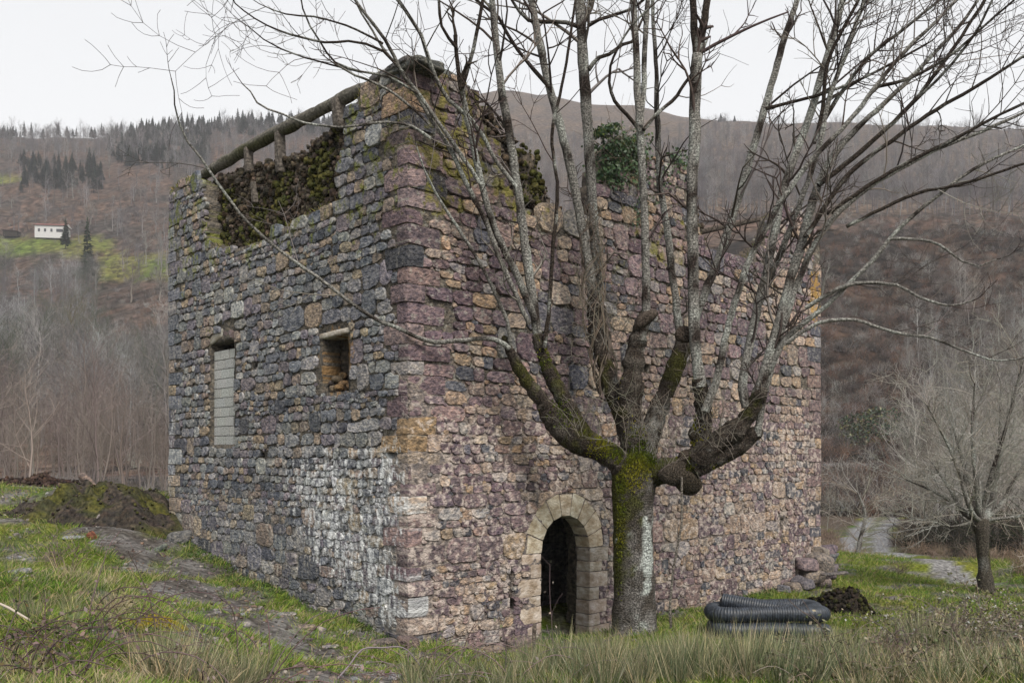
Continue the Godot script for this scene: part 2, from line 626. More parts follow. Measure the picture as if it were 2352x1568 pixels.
# 0 bare gravelly earth .. 1 grass
func grassy(x: float, z: float) -> float:
	var p := x / -z * F + 1176.0
	var g := 0.68 + 0.9 * n1.get_noise_2d(x * 7.0, z * 7.0) + 0.4 * n2.get_noise_2d(x * 5.0, z * 5.0)
	# the trodden path up the left side
	if p < 1000.0 and -z > 9.5:
		var path_x := lerpf(-1.5, -10.5, clampf((-z - 10.5) / 12.0, 0, 1))
		g -= 0.6 * exp(-pow((x - path_x) / 1.25, 2.0))
		g -= 0.2 * clampf((-z - 17.0) * 0.3, 0, 1)
	return g


func ground_color(x: float, z: float) -> Color:
	var d := -z
	var g := grassy(x, z)
	var k := n2.get_noise_2d(x * 9.0, z * 9.0)
	var earth := Color(0.12, 0.108, 0.098).lerp(Color(0.23, 0.22, 0.215), clampf(0.5 + k * 1.3, 0, 1))
	var grass := Color(0.085, 0.165, 0.02).lerp(Color(0.22, 0.235, 0.04), clampf(0.5 + 1.2 * n1.get_noise_2d(x * 2.0 + 50.0, z * 2.0), 0, 1))
	var c := earth.lerp(grass, clampf((g - 0.3) * 2.4, 0, 1))
	var t := track_dist(x, z)
	if d > 30.0 and t > 1.4 and (x < 6.0 or d > 42.0):
		c = c.lerp(Color(0.13, 0.105, 0.085), clampf(0.5 + 1.6 * n1.get_noise_2d(x * 0.8, z * 0.8) + (d - 45.0) * 0.03, 0, 1))
	if d > 24.0 and d < 40.0 and t < 0.5:
		c = Color(0.29, 0.285, 0.28) * (1.0 + 0.3 * k)
	elif d >= 40.0 and t < 1.25:
		c = Color(0.34, 0.34, 0.35) * (1.0 + 0.2 * k) if absf(t - 0.75) < 0.42 or k > 0.15 else Color(0.2, 0.21, 0.14)
	return c


func make_ground() -> void:
	# one sheet in rings round the viewpoint: fine near, coarse far
	var mb := MB.new()
	var az := 300
	var rings := 230
	for j in rings + 1:
		var d := 2.2 * pow(70.0 / 2.2, float(j) / rings)
		for i in az + 1:
			var s := lerpf(-1.35, 1.35, float(i) / az)
			var x := s * d
			var h := ground_at(x, -d)
			if d < 30.0:
				h += 0.035 * n2.get_noise_2d(x * 16.0, d * 16.0) + 0.015 * n1.get_noise_2d(x * 60.0, d * 60.0)
			mb.vert(Vector3(x, h, -d), ground_color(x, -d))
	for j in rings:
		for i in az:
			var a := j * (az + 1) + i
			mb.quad(a, a + 1, a + az + 2, a + az + 1)
	put(mb, "ground", M.ground, self, Vector3.ZERO, "structure")
	# the valley sides
	mb = MB.new()
	az = 220
	rings = 120
	for j in rings + 1:
		var d := 69.5 * pow(1100.0 / 69.5, float(j) / rings)
		for i in az + 1:
			var s := lerpf(-1.5, 1.5, float(i) / az)
			var x := s * d
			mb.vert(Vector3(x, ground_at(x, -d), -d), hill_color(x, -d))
	for j in rings:
		for i in az:
			var a := j * (az + 1) + i
			mb.quad(a, a + 1, a + az + 2, a + az + 1)
	put(mb, "hills", M.hill, self, Vector3.ZERO, "structure")


func in_box(p: float, y: float, x0: float, x1: float, y0: float, y1: float) -> bool:
	return p > x0 and p < x1 and y > y0 and y < y1


func row_of(x: float, z: float) -> float:
	return HY - (ground_at(x, z) - E) / -z * F


func hill_color(x: float, z: float) -> Color:
	var d := -z
	var p := x / d * F + 1176.0
	var y := row_of(x, z)
	var k := clampf(0.5 + 1.1 * n1.get_noise_2d(x * 0.35, z * 0.35) + 0.6 * n2.get_noise_2d(x * 0.6, z * 0.6), 0, 1)
	var c := Color(0.1, 0.09, 0.084).lerp(Color(0.2, 0.13, 0.1), k)
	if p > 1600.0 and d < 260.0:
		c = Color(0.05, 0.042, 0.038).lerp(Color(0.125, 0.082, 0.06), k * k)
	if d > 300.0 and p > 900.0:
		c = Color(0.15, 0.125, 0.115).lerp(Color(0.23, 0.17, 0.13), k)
	# meadows
	var w := 22.0 * n1.get_noise_2d(x * 0.5, z * 0.5)
	if in_box(p, y, 225 + w, 400, 585 + w * 0.4, 645 + w * 0.3) or in_box(p, y, -300, 250 + w, 548, 585 + w * 0.3) or in_box(p, y, -200, 45 + w, 398, 422):
		c = Color(0.16, 0.23, 0.05).lerp(Color(0.25, 0.24, 0.08), k)
	return c


# ---------------------------------------------------------------- the tower
var top_out := {}      # height of the outer leaf along each face
var top_core := {}     # height of the rubble core behind it
var holes := {}        # openings and quoins: Rect2 in face metres
var voids := {}        # real openings only
const ARC_U := 3.72
const ARC_Y := 1.23
const ARC_R := 0.66
const ARC_RO := 1.1
const WALL := 0.95

const PAL_R := [[0.28, 0.215, 0.225, 24], [0.35, 0.27, 0.275, 20], [0.42, 0.315, 0.29, 14], [0.55, 0.41, 0.295, 12], [0.6, 0.49, 0.395, 17], [0.21, 0.21, 0.235, 12], [0.47, 0.44, 0.42, 13], [0.15, 0.15, 0.165, 5]]
const PAL_L := [[0.3, 0.315, 0.34, 26], [0.41, 0.415, 0.41, 20], [0.33, 0.3, 0.325, 12], [0.52, 0.44, 0.335, 14], [0.43, 0.36, 0.31, 12], [0.2, 0.21, 0.235, 12], [0.54, 0.545, 0.525, 13]]


func pick(pal: Array) -> Color:
	var s := 0.0
	for q in pal:
		s += q[3]
	var k := R(0, s)
	for q in pal:
		k -= q[3]
		if k <= 0.0:
			return jit(Color(q[0], q[1], q[2]), 0.16)
	return Color(0.2, 0.2, 0.2)


func in_door(u: float, y: float, grow := 0.0) -> bool:
	if y < ARC_Y:
		return absf(u - ARC_U) < ARC_R + grow and y > -1.0
	return Vector2(u - ARC_U, y - ARC_Y).length() < ARC_R + grow


func solid(right: bool, u: float, y: float) -> bool:
	if y > poly_at(top_out[right], u):
		return false
	for h in voids[right]:
		if h.has_point(Vector2(u, y)):
			return false
	return not (right and in_door(u, y, 0.02))


# is there wall at this place? what: 0 facing, 1 core
func filled(what: int, right: bool, u: float, y: float) -> bool:
	if what == 0:
		return (right or u > 0.1) and solid(right, u, y)
	if u < 0.5:
		return false
	if y > poly_at(top_core[right], u) + 0.12 * n1.get_noise_2d(u * 40.0, 3.0):
		return false
	for h in voids[right]:
		if h.size.x > 0.5 and h.has_point(Vector2(u, y)):
			return false
	return not (right and in_door(u, y, 0.4))


func slab_color(what: int, right: bool, u: float, y: float, side: int) -> Color:
	if what == 1:
		return Color(0.24, 0.205, 0.165)
	var w := n1.get_noise_2d(u * 25.0, y * 25.0)
	var low := y + 1.2 * n2.get_noise_2d(u * 4.0, y * 4.0) < (4.4 if right else 2.6)
	return ((Color(0.34, 0.295, 0.265) if right else Color(0.36, 0.345, 0.32)) if low else Color(0.2, 0.18, 0.15)) * (1.0 + 0.5 * w)


class Cells:
	var nu := 0
	var ny := 0
	var on := PackedByteArray()
	var ids := [{}, {}]
	var flip := false

	func at(i: int, j: int) -> bool:
		return i >= 0 and j >= 0 and i < nu and j < ny and on[j * nu + i] == 1

	func face(mb: MB, a: int, b: int, c: int, d: int) -> void:
		if flip:
			mb.quad(a, d, c, b)
		else:
			mb.quad(a, b, c, d)


# a slab of wall cut out of square cells: front, back and all edges
func slab(mb: MB, right: bool, ulen: float, what: int, front: float, thick: float, cell: float, bumpy: float) -> void:
	var s := Cells.new()
	s.nu = int(ceil(ulen / cell))
	s.ny = int(ceil(10.2 / cell))
	s.on.resize(s.nu * s.ny)
	for j in s.ny:
		for i in s.nu:
			s.on[j * s.nu + i] = 1 if filled(what, right, (i + 0.5) * cell, -0.8 + (j + 0.5) * cell) else 0
	s.flip = (DR if right else DL).cross(Vector3.UP).dot(NR if right else NL) < 0.0
	for j in s.ny:
		for i in s.nu:
			if s.on[j * s.nu + i] == 0:
				continue
			var k := []
			for side in 2:
				for e in [[i, j], [i + 1, j], [i + 1, j + 1], [i, j + 1]]:
					var key: int = e[1] * (s.nu + 1) + e[0]
					if not s.ids[side].has(key):
						var u := minf(e[0] * cell, ulen)
						var y: float = -0.8 + e[1] * cell
						var o := front + bumpy * (n2.get_noise_2d(u * 22.0, y * 22.0) + 0.6 * n1.get_noise_2d(u * 60.0, y * 60.0)) if side == 0 else front - thick + bumpy * n1.get_noise_2d(u * 30.0, y * 30.0)
						var wob := 0.35 * cell
						var q := fp(right, u + (wob * n1.get_noise_2d(u * 70.0, y * 70.0 + 9.0) if e[0] > 0 and e[0] < s.nu else 0.0), y + wob * n1.get_noise_2d(u * 70.0 + 40.0, y * 70.0), o)
						s.ids[side][key] = mb.vert(q, slab_color(what, right, u, y, side), uv_face(right, u, y))
					k.append(s.ids[side][key])
			s.face(mb, k[0], k[1], k[2], k[3])
			s.face(mb, k[4], k[7], k[6], k[5])
			if not s.at(i + 1, j):
				s.face(mb, k[1], k[5], k[6], k[2])
			if not s.at(i - 1, j):
				s.face(mb, k[4], k[0], k[3], k[7])
			if not s.at(i, j + 1):
				s.face(mb, k[3], k[2], k[6], k[7])
			if not s.at(i, j - 1):
				s.face(mb, k[4], k[5], k[1], k[0])


func course(u: float, k: int, base: float) -> float:
	return base + 0.05 * n1.get_noise_2d(u * 12.0, k * 31.0) + 0.03 * n2.get_noise_2d(u * 40.0, k * 17.0)


# one face stone from a four-cornered patch of wall: rounded outline, rough domed front
func face_stone(mb: MB, right: bool, q: Array, col: Color, proud: float, sq: float, np: int) -> float:
	var cen: Vector2 = (q[0] + q[1] + q[2] + q[3]) / 4.0
	var w: float = ((q[1] - q[0]).length() + (q[2] - q[3]).length()) / 2.0
	var h: float = ((q[3] - q[0]).length() + (q[2] - q[1]).length()) / 2.0
	var joint := R(0.003, 0.009)
	var ring := PackedVector2Array()
	var ph := R(0, TAU)
	for k in np:
		var a := TAU * (k + 0.5) / np
		var cs := cos(a)
		var sn := sin(a)
		var l := pow(pow(absf(cs), sq) + pow(absf(sn), sq), -1.0 / sq)
		l *= 1.0 + 0.07 * sin(a * 3.0 + ph) + R(-0.1, 0.05)
		var s := clampf(cs * l * (1.0 - joint * 2.0 / w), -1, 1) * 0.5 + 0.5
		var t := clampf(sn * l * (1.0 - joint * 2.0 / h), -1, 1) * 0.5 + 0.5
		ring.append(q[0].lerp(q[1], s).lerp(q[3].lerp(q[2], s), t))
	for hole in holes[right]:
		if hole.grow(0.9).has_point(cen):
			for k in np:
				var p := ring[k]
				if hole.has_point(p):
					var e := [absf(p.x - hole.position.x), absf(p.x - hole.end.x), absf(p.y - hole.position.y), absf(p.y - hole.end.y)]
					if cen.x < hole.position.x:
						p.x = hole.position.x
					elif cen.x > hole.end.x:
						p.x = hole.end.x
					elif cen.y < hole.position.y:
						p.y = hole.position.y
					elif cen.y > hole.end.y:
						p.y = hole.end.y
					ring[k] = p
	if right:
		for k in np:
			var v := ring[k] - Vector2(ARC_U, ARC_Y)
			if v.y > 0.0 and v.length() < ARC_RO:
				ring[k] = Vector2(ARC_U, ARC_Y) + v.normalized() * ARC_RO
	cen = Vector2.ZERO
	for p in ring:
		cen += p / np
	var tilt := Vector2(R(-0.09, 0.09), R(-0.1, 0.06)) * (proud / 0.05)
	var turn := (DR if right else DL).cross(Vector3.UP).dot(NR if right else NL) < 0.0
	var rows := []
	# the last two rings carry the broken front and keep a hard edge towards the sides
	var sh := [[1.02, -0.05], [1.0, proud * 0.55], [0.94, proud * 0.93], [0.94, proud * 0.93], [0.5, proud]]
	var lift := PackedFloat32Array()
	for k in np:
		lift.append(R(-0.1, 0.1) * proud)
	for e in sh.size():
		var ids := []
		for k in np:
			var p: Vector2 = cen + (ring[k] - cen) * sh[e][0]
			var o: float = sh[e][1]
			if e > 1:
				o += (p - cen).dot(tilt) + (lift[k] if e < 4 else R(-0.12, 0.12) * proud) + 0.016 * n2.get_noise_2d(p.x * 40.0, p.y * 40.0)
			ids.append(mb.vert(fp(right, p.x, p.y, o), col, uv_face(right, p.x, p.y)))
		rows.append(ids)
	var mid := mb.vert(fp(right, cen.x, cen.y, proud * R(0.85, 1.15)), col, uv_face(right, cen.x, cen.y))
	for e in [0, 1, 3]:
		for k in np:
			var k2 := (k + 1) % np
			if turn:
				mb.quad(rows[e][k], rows[e + 1][k], rows[e + 1][k2], rows[e][k2])
			else:
				mb.quad(rows[e][k], rows[e][k2], rows[e + 1][k2], rows[e + 1][k])
	for k in np:
		var k2 := (k + 1) % np
		if turn:
			mb.tri(rows[4][k], mid, rows[4][k2])
		else:
			mb.tri(rows[4][k], rows[4][k2], mid)
	return w * h


# coursed rubble over a whole face: [four corners, ...]
func lay(right: bool) -> Array:
	var out := []
	var ulen := RU if right else LU
	var y := -0.75
	var row := 0
	while y < 9.6:
		var big := right and y > 4.4 and y < 7.3
		var hb := R(0.4, 0.58) if big else (R(0.3, 0.48) if right else R(0.26, 0.52))
		var u := R(-0.3, 0.0)
		while u < ulen:
			var full := rng.randf() < (0.42 if big and u < 6.0 else 0.27)
			var wseg := hb * R(0.8, 1.6) if full else R(0.5, 1.5)
			var parts := [0.0, 1.0] if full else ([0.0, R(0.4, 0.6), 1.0] if rng.randf() < 0.8 else [0.0, R(0.27, 0.36), R(0.6, 0.72), 1.0])
			for s in parts.size() - 1:
				var hs: float = hb * (parts[s + 1] - parts[s])
				var a := u + (R(-0.06, 0.06) if not full else 0.0)
				var uend := u + wseg
				while a < uend - 0.02:
					var w := hs * R(0.95, 2.1) * (1.15 if right else 1.0)
					if full or uend - a - w < hs * 0.75:
						w = uend - a
					var b := a + w
					var bl := R(-0.02, 0.02)
					var p0: float = parts[s]
					var p1: float = parts[s + 1]
					var la := course(a, row, y)
					var ha := course(a, row + 1, y + hb)
					var lb := course(b, row, y)
					var hi := course(b, row + 1, y + hb)
					out.append([Vector2(a + R(-0.012, 0.012), lerpf(la, ha, p0)), Vector2(b - bl + R(-0.012, 0.012), lerpf(lb, hi, p0)), Vector2(b + bl + R(-0.012, 0.012), lerpf(lb, hi, p1)), Vector2(a + R(-0.012, 0.012), lerpf(la, ha, p1))])
					a = b
			u += wseg
		y += hb
		row += 1
	return out


func build_tower() -> void:
	var tower := thing("tower_house", "ruined purple and grey rubble stone tower house with crumbling top and arched doorway", "tower", C0)
	# broken tops, read off the photograph from the corner outwards
	top_out[false] = face_line(false, [[937, 158], [880, 172], [838, 188], [814, 236], [800, 262], [792, 300], [786, 380], [779, 462], [700, 497], [640, 528], [590, 556], [545, 575], [490, 566], [476, 540], [471, 480], [467, 424], [440, 408], [405, 428], [388, 440]])
	top_core[false] = face_line(false, [[937, 190], [812, 250], [775, 290], [745, 312], [700, 346], [640, 372], [560, 388], [500, 410], [470, 450], [440, 460], [388, 470]], 0.35)
	top_out[true] = face_line(true, [[937, 150], [1000, 165], [1045, 180], [1085, 205], [1100, 245], [1120, 300], [1142, 370], [1166, 420], [1190, 470], [1220, 490], [1300, 512], [1365, 503], [1376, 440], [1400, 420], [1470, 390], [1500, 366], [1545, 362], [1575, 390], [1590, 440], [1602, 505], [1616, 560], [1640, 590], [1700, 602], [1740, 585], [1764, 540], [1776, 500], [1800, 482], [1840, 490], [1872, 535]])
	top_core[true] = face_line(true, [[937, 190], [1090, 222], [1120, 245], [1140, 256], [1152, 312], [1190, 336], [1235, 358], [1246, 420], [1262, 460], [1290, 492], [1310, 520], [1370, 512], [1380, 430], [1402, 335], [1440, 312], [1500, 345], [1560, 366], [1592, 450], [1622, 575], [1700, 610], [1770, 560], [1800, 500], [1872, 540]], 0.4)
	# openings
	var wl := on_face(false, 540, 1022)
	var wl2 := on_face(false, 484, 790)
	var wide := Rect2(wl.x, wl.y, wl2.x - wl.x, wl2.y - wl.y)          # walled-up window
	var s1 := on_face(false, 797, 892)
	var s2 := on_face(false, 742, 778)
	var small := Rect2(s1.x, s1.y, s2.x - s1.x, s2.y - s1.y)           # little dark window
	voids[false] = [wide, small]
	voids[true] = []
	for q in [[900, 1040, 0.13, 0.15], [660, 1050, 0.1, 0.12], [603, 1043, 0.16, 0.1], [588, 840, 0.07, 0.22], [715, 1275, 0.08, 0.1]]:
		var p := on_face(false, q[0], q[1])
		voids[false].append(Rect2(p.x - q[2] / 2.0, p.y - q[3] / 2.0, q[2], q[3]))
	for q in [[1797, 1232, 0.1, 0.85], [1174, 1350, 0.07, 0.62], [1177, 1392, 0.14, 0.2], [1484, 850, 0.08, 0.7]]:
		var p := on_face(true, q[0], q[1])
		voids[true].append(Rect2(p.x - q[2] / 2.0, p.y - q[3] / 2.0, q[2], q[3]))
	holes[false] = voids[false].duplicate()
	holes[true] = voids[true].duplicate()
	holes[false][0] = wide.grow_individual(0.02, 0.02, 0.02, 0.2)
	holes[false][1] = small.grow_individual(0.12, 0.03, 0.12, 0.16)

	# ---- quoins up the near corner and the two far corners
	var y := -0.35
	var k := 0
	while y < 9.05:
		var h := R(0.2, 0.36) if y < 6.6 else R(0.22, 0.42)
		var a := R(0.2, 0.3)
		var b := R(0.5, 0.85)
		if k % 2 == 1:
			a = R(0.45, 0.7)
			b = R(0.24, 0.42)
		var col := pick(PAL_R) if rng.randf() < 0.7 else Color(0.28, 0.21, 0.225)
		if y > 2.95 and y < 3.6:
			col = Color(0.46, 0.33, 0.2)
		if y > 7.05 and y < 7.3:
			b = 0.75
			h = 0.42
			col = Color(0.5, 0.4, 0.37)
		var mb := MB.new()
		var pr := R(0.015, 0.04) if y > 4.2 else R(0.008, 0.018)
		var d := 0.3
		var o := C0 + Vector3(0, y + h / 2.0, 0)
		# an L in plan would do, a block reaching along both faces reads the same: built as two arms meeting at the corner
		var long_r := b > a
		var ln := b if long_r else a
		var dirl := DR if long_r else DL
		var outl := NR if long_r else NL
		var diro := DL if long_r else DR
		var outo := NL if long_r else NR
		var wd := a if long_r else b
		var p0 := C0 + Vector3(0, y + 0.008, 0)
		var q := []
		for e in 8:
			var along := dirl * (ln if e % 2 == 1 else -pr)
			var up := Vector3(0, (h - 0.016) if (e / 2) % 2 == 1 else 0.0, 0)
			var across := outl * pr if e < 4 else outl * pr + diro * (wd + pr)
			q.append(p0 + along + up + across + rv() * 0.014)
		block(mb, q, R(20.0, 30.0), 0.04, col, 6, int(long_r))
		put(mb, "cornerstone", M.stone_right if long_r else M.stone_left, tower, o)
		holes[true].append(Rect2(-0.3, y, 0.3 + (b if long_r else wd), h))
		holes[false].append(Rect2(-0.3, y, 0.3 + (wd if long_r else a), h))
		y += h
		k += 1
	for right in [false, true]:
		y = 1.0 if not right else -0.3
		k = 0
		var ulen := RU if right else LU
		while y < (7.9 if right else 8.7):
			var h := R(0.24, 0.4)
			var ln := R(0.55, 0.8) if k % 2 == 0 else R(0.28, 0.4)
			var mb := MB.new()
			var o := fp(right, ulen - ln / 2.0, y + h / 2.0, -0.12)
			block(mb, box_corners(o, (DR if right else DL) * (ln / 2.0 - 0.008), Vector3(0, h / 2.0 - 0.008, 0), (NR if right else NL) * 0.15), R(20.0, 30.0), 0.04, pick(PAL_R if right else PAL_L), 4, int(right))
			put(mb, "cornerstone", M.stone_right if right else M.stone_left, tower, o)
			holes[right].append(Rect2(ulen - ln, y, ln + 0.4, h))
			y += h
			k += 1

	# ---- doorway: voussoirs and dressed jambs
	for e in 9:
		var a0 := PI * e / 9.0 + R(0.008, 0.013)
		var a1 := PI * (e + 1) / 9.0 - R(0.008, 0.013)
		var ro := ARC_RO + R(-0.06, 0.03)
		var q := []
		for w in [-0.34, 0.012 + R(-0.004, 0.01)]:
			for rr in [[a1, ARC_R], [a0, ARC_R], [a1, ro], [a0, ro]]:
				q.append(fp(true, ARC_U + cos(rr[0]) * rr[1], ARC_Y + sin(rr[0]) * rr[1], w))
		var mb := MB.new()
		block(mb, q, 34.0, 0.008, jit(Color(0.6, 0.565, 0.47), 0.13), 6)
		put(mb, "arch_stone", M.ashlar, tower, q[0])
	for side in [-1.0, 1.0]:
		y = -0.55
		k = 0
		while y < ARC_Y - 0.02:
			var h := minf(R(0.18, 0.34), ARC_Y - y)
			if ARC_Y - y - h < 0.12:
				h = ARC_Y - y
			var ln := R(0.5, 0.7) if k % 2 == 0 else R(0.26, 0.42)
			var u0: float = ARC_U + side * (ARC_R + R(-0.01, 0.01))
			var mb := MB.new()
			var o := fp(true, u0 + side * ln / 2.0, y + h / 2.0, -0.165)
			block(mb, box_corners(o, DR * (ln / 2.0 - 0.006), Vector3(0, h / 2.0 - 0.006, 0), NR * R(0.17, 0.181)), 30.0, 0.016, jit(Color(0.5, 0.46, 0.43), 0.16), 6)
			put(mb, "jamb_stone", M.ashlar, tower, o)
			holes[true].append(Rect2(minf(u0, u0 + side * ln), y, ln, h))
			y += h
			k += 1
	holes[true].append(Rect2(ARC_U - ARC_R, -1.0, ARC_R * 2.0, ARC_Y + 1.0))

	# ---- mortared bodies of the walls
	var walls := {}
	for right in [false, true]:
		var ulen := RU if right else LU
		var mb := MB.new()
		slab(mb, right, ulen, 0, -0.004, 0.36, 0.09, 0.02)
		walls[right] = put(mb, "wall_face", M.stone_right if right else M.stone_left, tower, fp(right, ulen / 2.0, 0))
		# rubble core behind the facing
		mb = MB.new()
		var back := 0.4
		slab(mb, right, ulen, 1, -back - 0.02, WALL - back, 0.12, 0.08)
		put(mb, "wall_core", M.earth, tower, fp(right, ulen / 2.0, 0, -0.6))
		# clods and stones that stick out where the core lies bare
		mb = MB.new()
		var tries := 15000 if not right else 11000
		for e in tries:
			var u := R(0.2, ulen)
			var yy := R(5.2, 9.3)
			var tc := poly_at(top_core[right], u)
			var tf := poly_at(top_out[right], u)
			if yy < tf - 0.1 or yy > tc + 0.06:
				continue
			var c := Color(0.1, 0.083, 0.064)
			var patch := n2.get_noise_2d(u * 9.0, yy * 9.0) + R(-0.25, 0.25)
			if patch > 0.22:
				c = Color(0.125, 0.125, 0.045)
			elif patch < -0.28:
				c = Color(0.16, 0.13, 0.1)
			if right:
				c = c * 1.25
			var size := 0.018 + 0.095 * pow(rng.randf(), 2.6)
			lump(mb, fp(right, u, yy, -back + R(-0.05, 0.07)), size, jit(c, 0.35))
		put(mb, "core_rubble", M.earth, tower, fp(right, ulen / 2.0, 6.0, -0.3), "stuff")
	# the two far walls, and an unseen floor added to keep the rooms dark
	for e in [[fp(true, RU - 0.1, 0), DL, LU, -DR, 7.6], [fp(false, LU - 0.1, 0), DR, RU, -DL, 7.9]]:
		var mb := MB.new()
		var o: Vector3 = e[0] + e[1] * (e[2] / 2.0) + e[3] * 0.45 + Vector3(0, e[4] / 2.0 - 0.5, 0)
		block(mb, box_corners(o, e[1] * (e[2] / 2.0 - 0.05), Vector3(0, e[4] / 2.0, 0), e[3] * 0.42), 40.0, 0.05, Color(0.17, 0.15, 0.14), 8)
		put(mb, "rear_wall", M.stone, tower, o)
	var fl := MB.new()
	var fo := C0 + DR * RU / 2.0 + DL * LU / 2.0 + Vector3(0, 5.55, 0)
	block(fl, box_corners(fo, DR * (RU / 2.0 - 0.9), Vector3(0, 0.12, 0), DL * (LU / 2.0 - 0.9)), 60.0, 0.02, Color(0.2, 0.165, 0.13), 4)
	put(fl, "added_floor", M.timber, tower, fo)
	# squared stones of the wall inside the doorway
	y = -0.4
	while y < 2.2:
		var h := R(0.26, 0.36)
		var u := 2.2
		while u < 6.4:
			var w := R(0.4, 0.75)
			var mb := MB.new()
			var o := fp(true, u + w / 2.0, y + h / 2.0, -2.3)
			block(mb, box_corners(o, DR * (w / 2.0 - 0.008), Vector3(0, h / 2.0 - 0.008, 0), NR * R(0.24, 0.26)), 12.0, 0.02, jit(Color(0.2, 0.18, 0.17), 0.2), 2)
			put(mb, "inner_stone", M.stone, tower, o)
			u += w
		y += h

	# ---- the facing stones
	for right in [false, true]:
		var list := lay(right)
		var shown := []
		for q in list:
			var cen: Vector2 = (q[0] + q[1] + q[2] + q[3]) / 4.0
			var ulen := RU if right else LU
			if cen.x < 0.02 or cen.x > ulen - 0.05 or cen.y > poly_at(top_out[right], cen.x) + 0.02:
				continue
			if cen.y < -0.65 or (not right and cen.y < 0.0147 * cen.x * cen.x - 0.35):
				continue
			var skip := false
			for h in holes[right]:
				if h.has_point(cen):
					skip = true
			if right and (in_door(cen.x, cen.y, 0.0) or (cen.y > ARC_Y and Vector2(cen.x - ARC_U, cen.y - ARC_Y).length() < ARC_RO - 0.06)):
				skip = true
			if skip:
				continue
			var ar: float = absf((q[2] - q[0]).cross(q[3] - q[1])) / 2.0
			var depth := -fp(right, cen.x, cen.y).z
			for e in 4:
				q[e].x = clampf(q[e].x, 0.0, ulen)
			shown.append([ar / (depth * depth), q, cen])
		shown.sort_custom(func(a, b): return a[0] > b[0])
		var rest := MB.new()
		var count := 0
		for e in shown:
			var cen: Vector2 = e[2]
			var col := pick(PAL_R if right else PAL_L)
			var clay := n2.get_noise_2d(cen.x * 3.0 + (50.0 if right else 0.0), cen.y * 3.0)
			if right and clay > 0.3 and rng.randf() < 0.4:
				col = jit(Color(0.5, 0.395, 0.33), 0.15)
			elif right and clay < -0.25 and rng.randf() < 0.4:
				col = jit(Color(0.25, 0.19, 0.21), 0.15)
			var low: bool = cen.y + 0.8 * n2.get_noise_2d(cen.x * 4.0, cen.y * 4.0) < (4.3 if right else 2.5)
			var proud := R(0.01, 0.03) if low else R(0.02, 0.052)
			var sq := R(3.5, 10.0) if right else R(2.8, 7.0)
			if count < 150:
				var mb := MB.new()
				face_stone(mb, right, e[1], col, proud, sq, 13)
				put(mb, "stone", M.stone_right if right else M.stone_left, walls[right], fp(right, cen.x, cen.y))
			else:
				face_stone(rest, right, e[1], col, proud, sq, 11)
			count += 1
		# pinnings: small stones wedged in the joints
		for e in shown:
			if rng.randf() < 0.8:
				var c: Vector2 = e[1][rng.randi() % 4]
				if solid(right, c.x, c.y) and c.x > 0.1:
					var s := R(0.025, 0.05)
					var inside := false
					for h in holes[right]:
						if h.grow(0.03).has_point(c):
							inside = true
					if inside or (right and Vector2(c.x - ARC_U, c.y - ARC_Y).length() < ARC_RO + 0.05):
						continue
					face_stone(rest, right, [c + Vector2(-s * 1.5, -s), c + Vector2(s * 1.5, -s), c + Vector2(s * 1.4, s), c + Vector2(-s * 1.4, s)], pick(PAL_R if right else PAL_L) * 0.9, R(0.012, 0.035), 2.5, 8)
		put(rest, "rubble_stones", M.stone_right if right else M.stone_left, walls[right], fp(right, 4.0, 3.0), "stuff")
		print("stones ", count)

	# ---- the walled-up window: concrete blocks, a flat arch of two stones, a rough sill
	var rows := 10
	var bh := (wide.size.y - 0.16) / rows
	var mortar := MB.new()
	block(mortar, box_corners(fp(false, wide.get_center().x, wide.position.y + rows * bh / 2.0, -0.19), DL * (wide.size.x / 2.0), Vector3(0, rows * bh / 2.0 - 0.01, 0), NL * 0.09), 40.0, 0.0, Color(0.36, 0.36, 0.345), 2)
	var infill := put(mortar, "window_infill", M.concrete, tower, fp(false, wide.get_center().x, wide.get_center().y, -0.28))
	for j in rows:
		var u := wide.position.x - (0.2 if j % 2 == 0 else 0.0) + 0.01
		while u < wide.end.x:
			var u0 := maxf(u, wide.position.x - 0.02)
			var u1 := minf(u + 0.4, wide.end.x + 0.02)
			if u1 - u0 > 0.04:
				var mb := MB.new()
				var o := fp(false, (u0 + u1) / 2.0, wide.position.y + (j + 0.5) * bh, -0.17 + R(-0.004, 0.004))
				block(mb, box_corners(o, DL * ((u1 - u0) / 2.0 - 0.012), Vector3(0, bh / 2.0 - 0.007, 0), NL * 0.1), 70.0, 0.002, jit(Color(0.55, 0.56, 0.54), 0.08), 2)
				put(mb, "concrete_block", M.concrete, infill, o)
			u += 0.4
	for e in 2:
		var mb := MB.new()
		var a0 := wide.position.x - 0.12 + e * (wide.size.x + 0.24) / 2.0
		var a1 := a0 + (wide.size.x + 0.24) / 2.0
		var q := []
		for w in [-0.3, 0.008]:
			for c in [[a0, 0], [a1, 0], [a0, 1], [a1, 1]]:
				var dx: float = (c[0] - wide.get_center().x) / 0.7
				q.append(fp(false, c[0], wide.end.y + (0.2 if c[1] == 1 else 0.0) + 0.1 - 0.16 * dx * dx, w))
		block(mb, q, 14.0, 0.012, [Color(0.24, 0.2, 0.22), Color(0.4, 0.4, 0.37)][e], 4)
		put(mb, "lintel_stone", M.ashlar, tower, q[0])
	# ---- the little window: pale lintel slab, tumbled stones in the opening
	var lb := MB.new()
	var lo := fp(false, small.get_center().x + 0.02, small.end.y + 0.06, -0.165)
	block(lb, box_corners(lo, DL * (small.size.x / 2.0 + 0.12) + Vector3(0, -0.02, 0), Vector3(0, 0.055, 0), NL * 0.19), 10.0, 0.015, Color(0.52, 0.5, 0.46), 4)
	put(lb, "lintel_slab", M.ashlar, tower, lo)
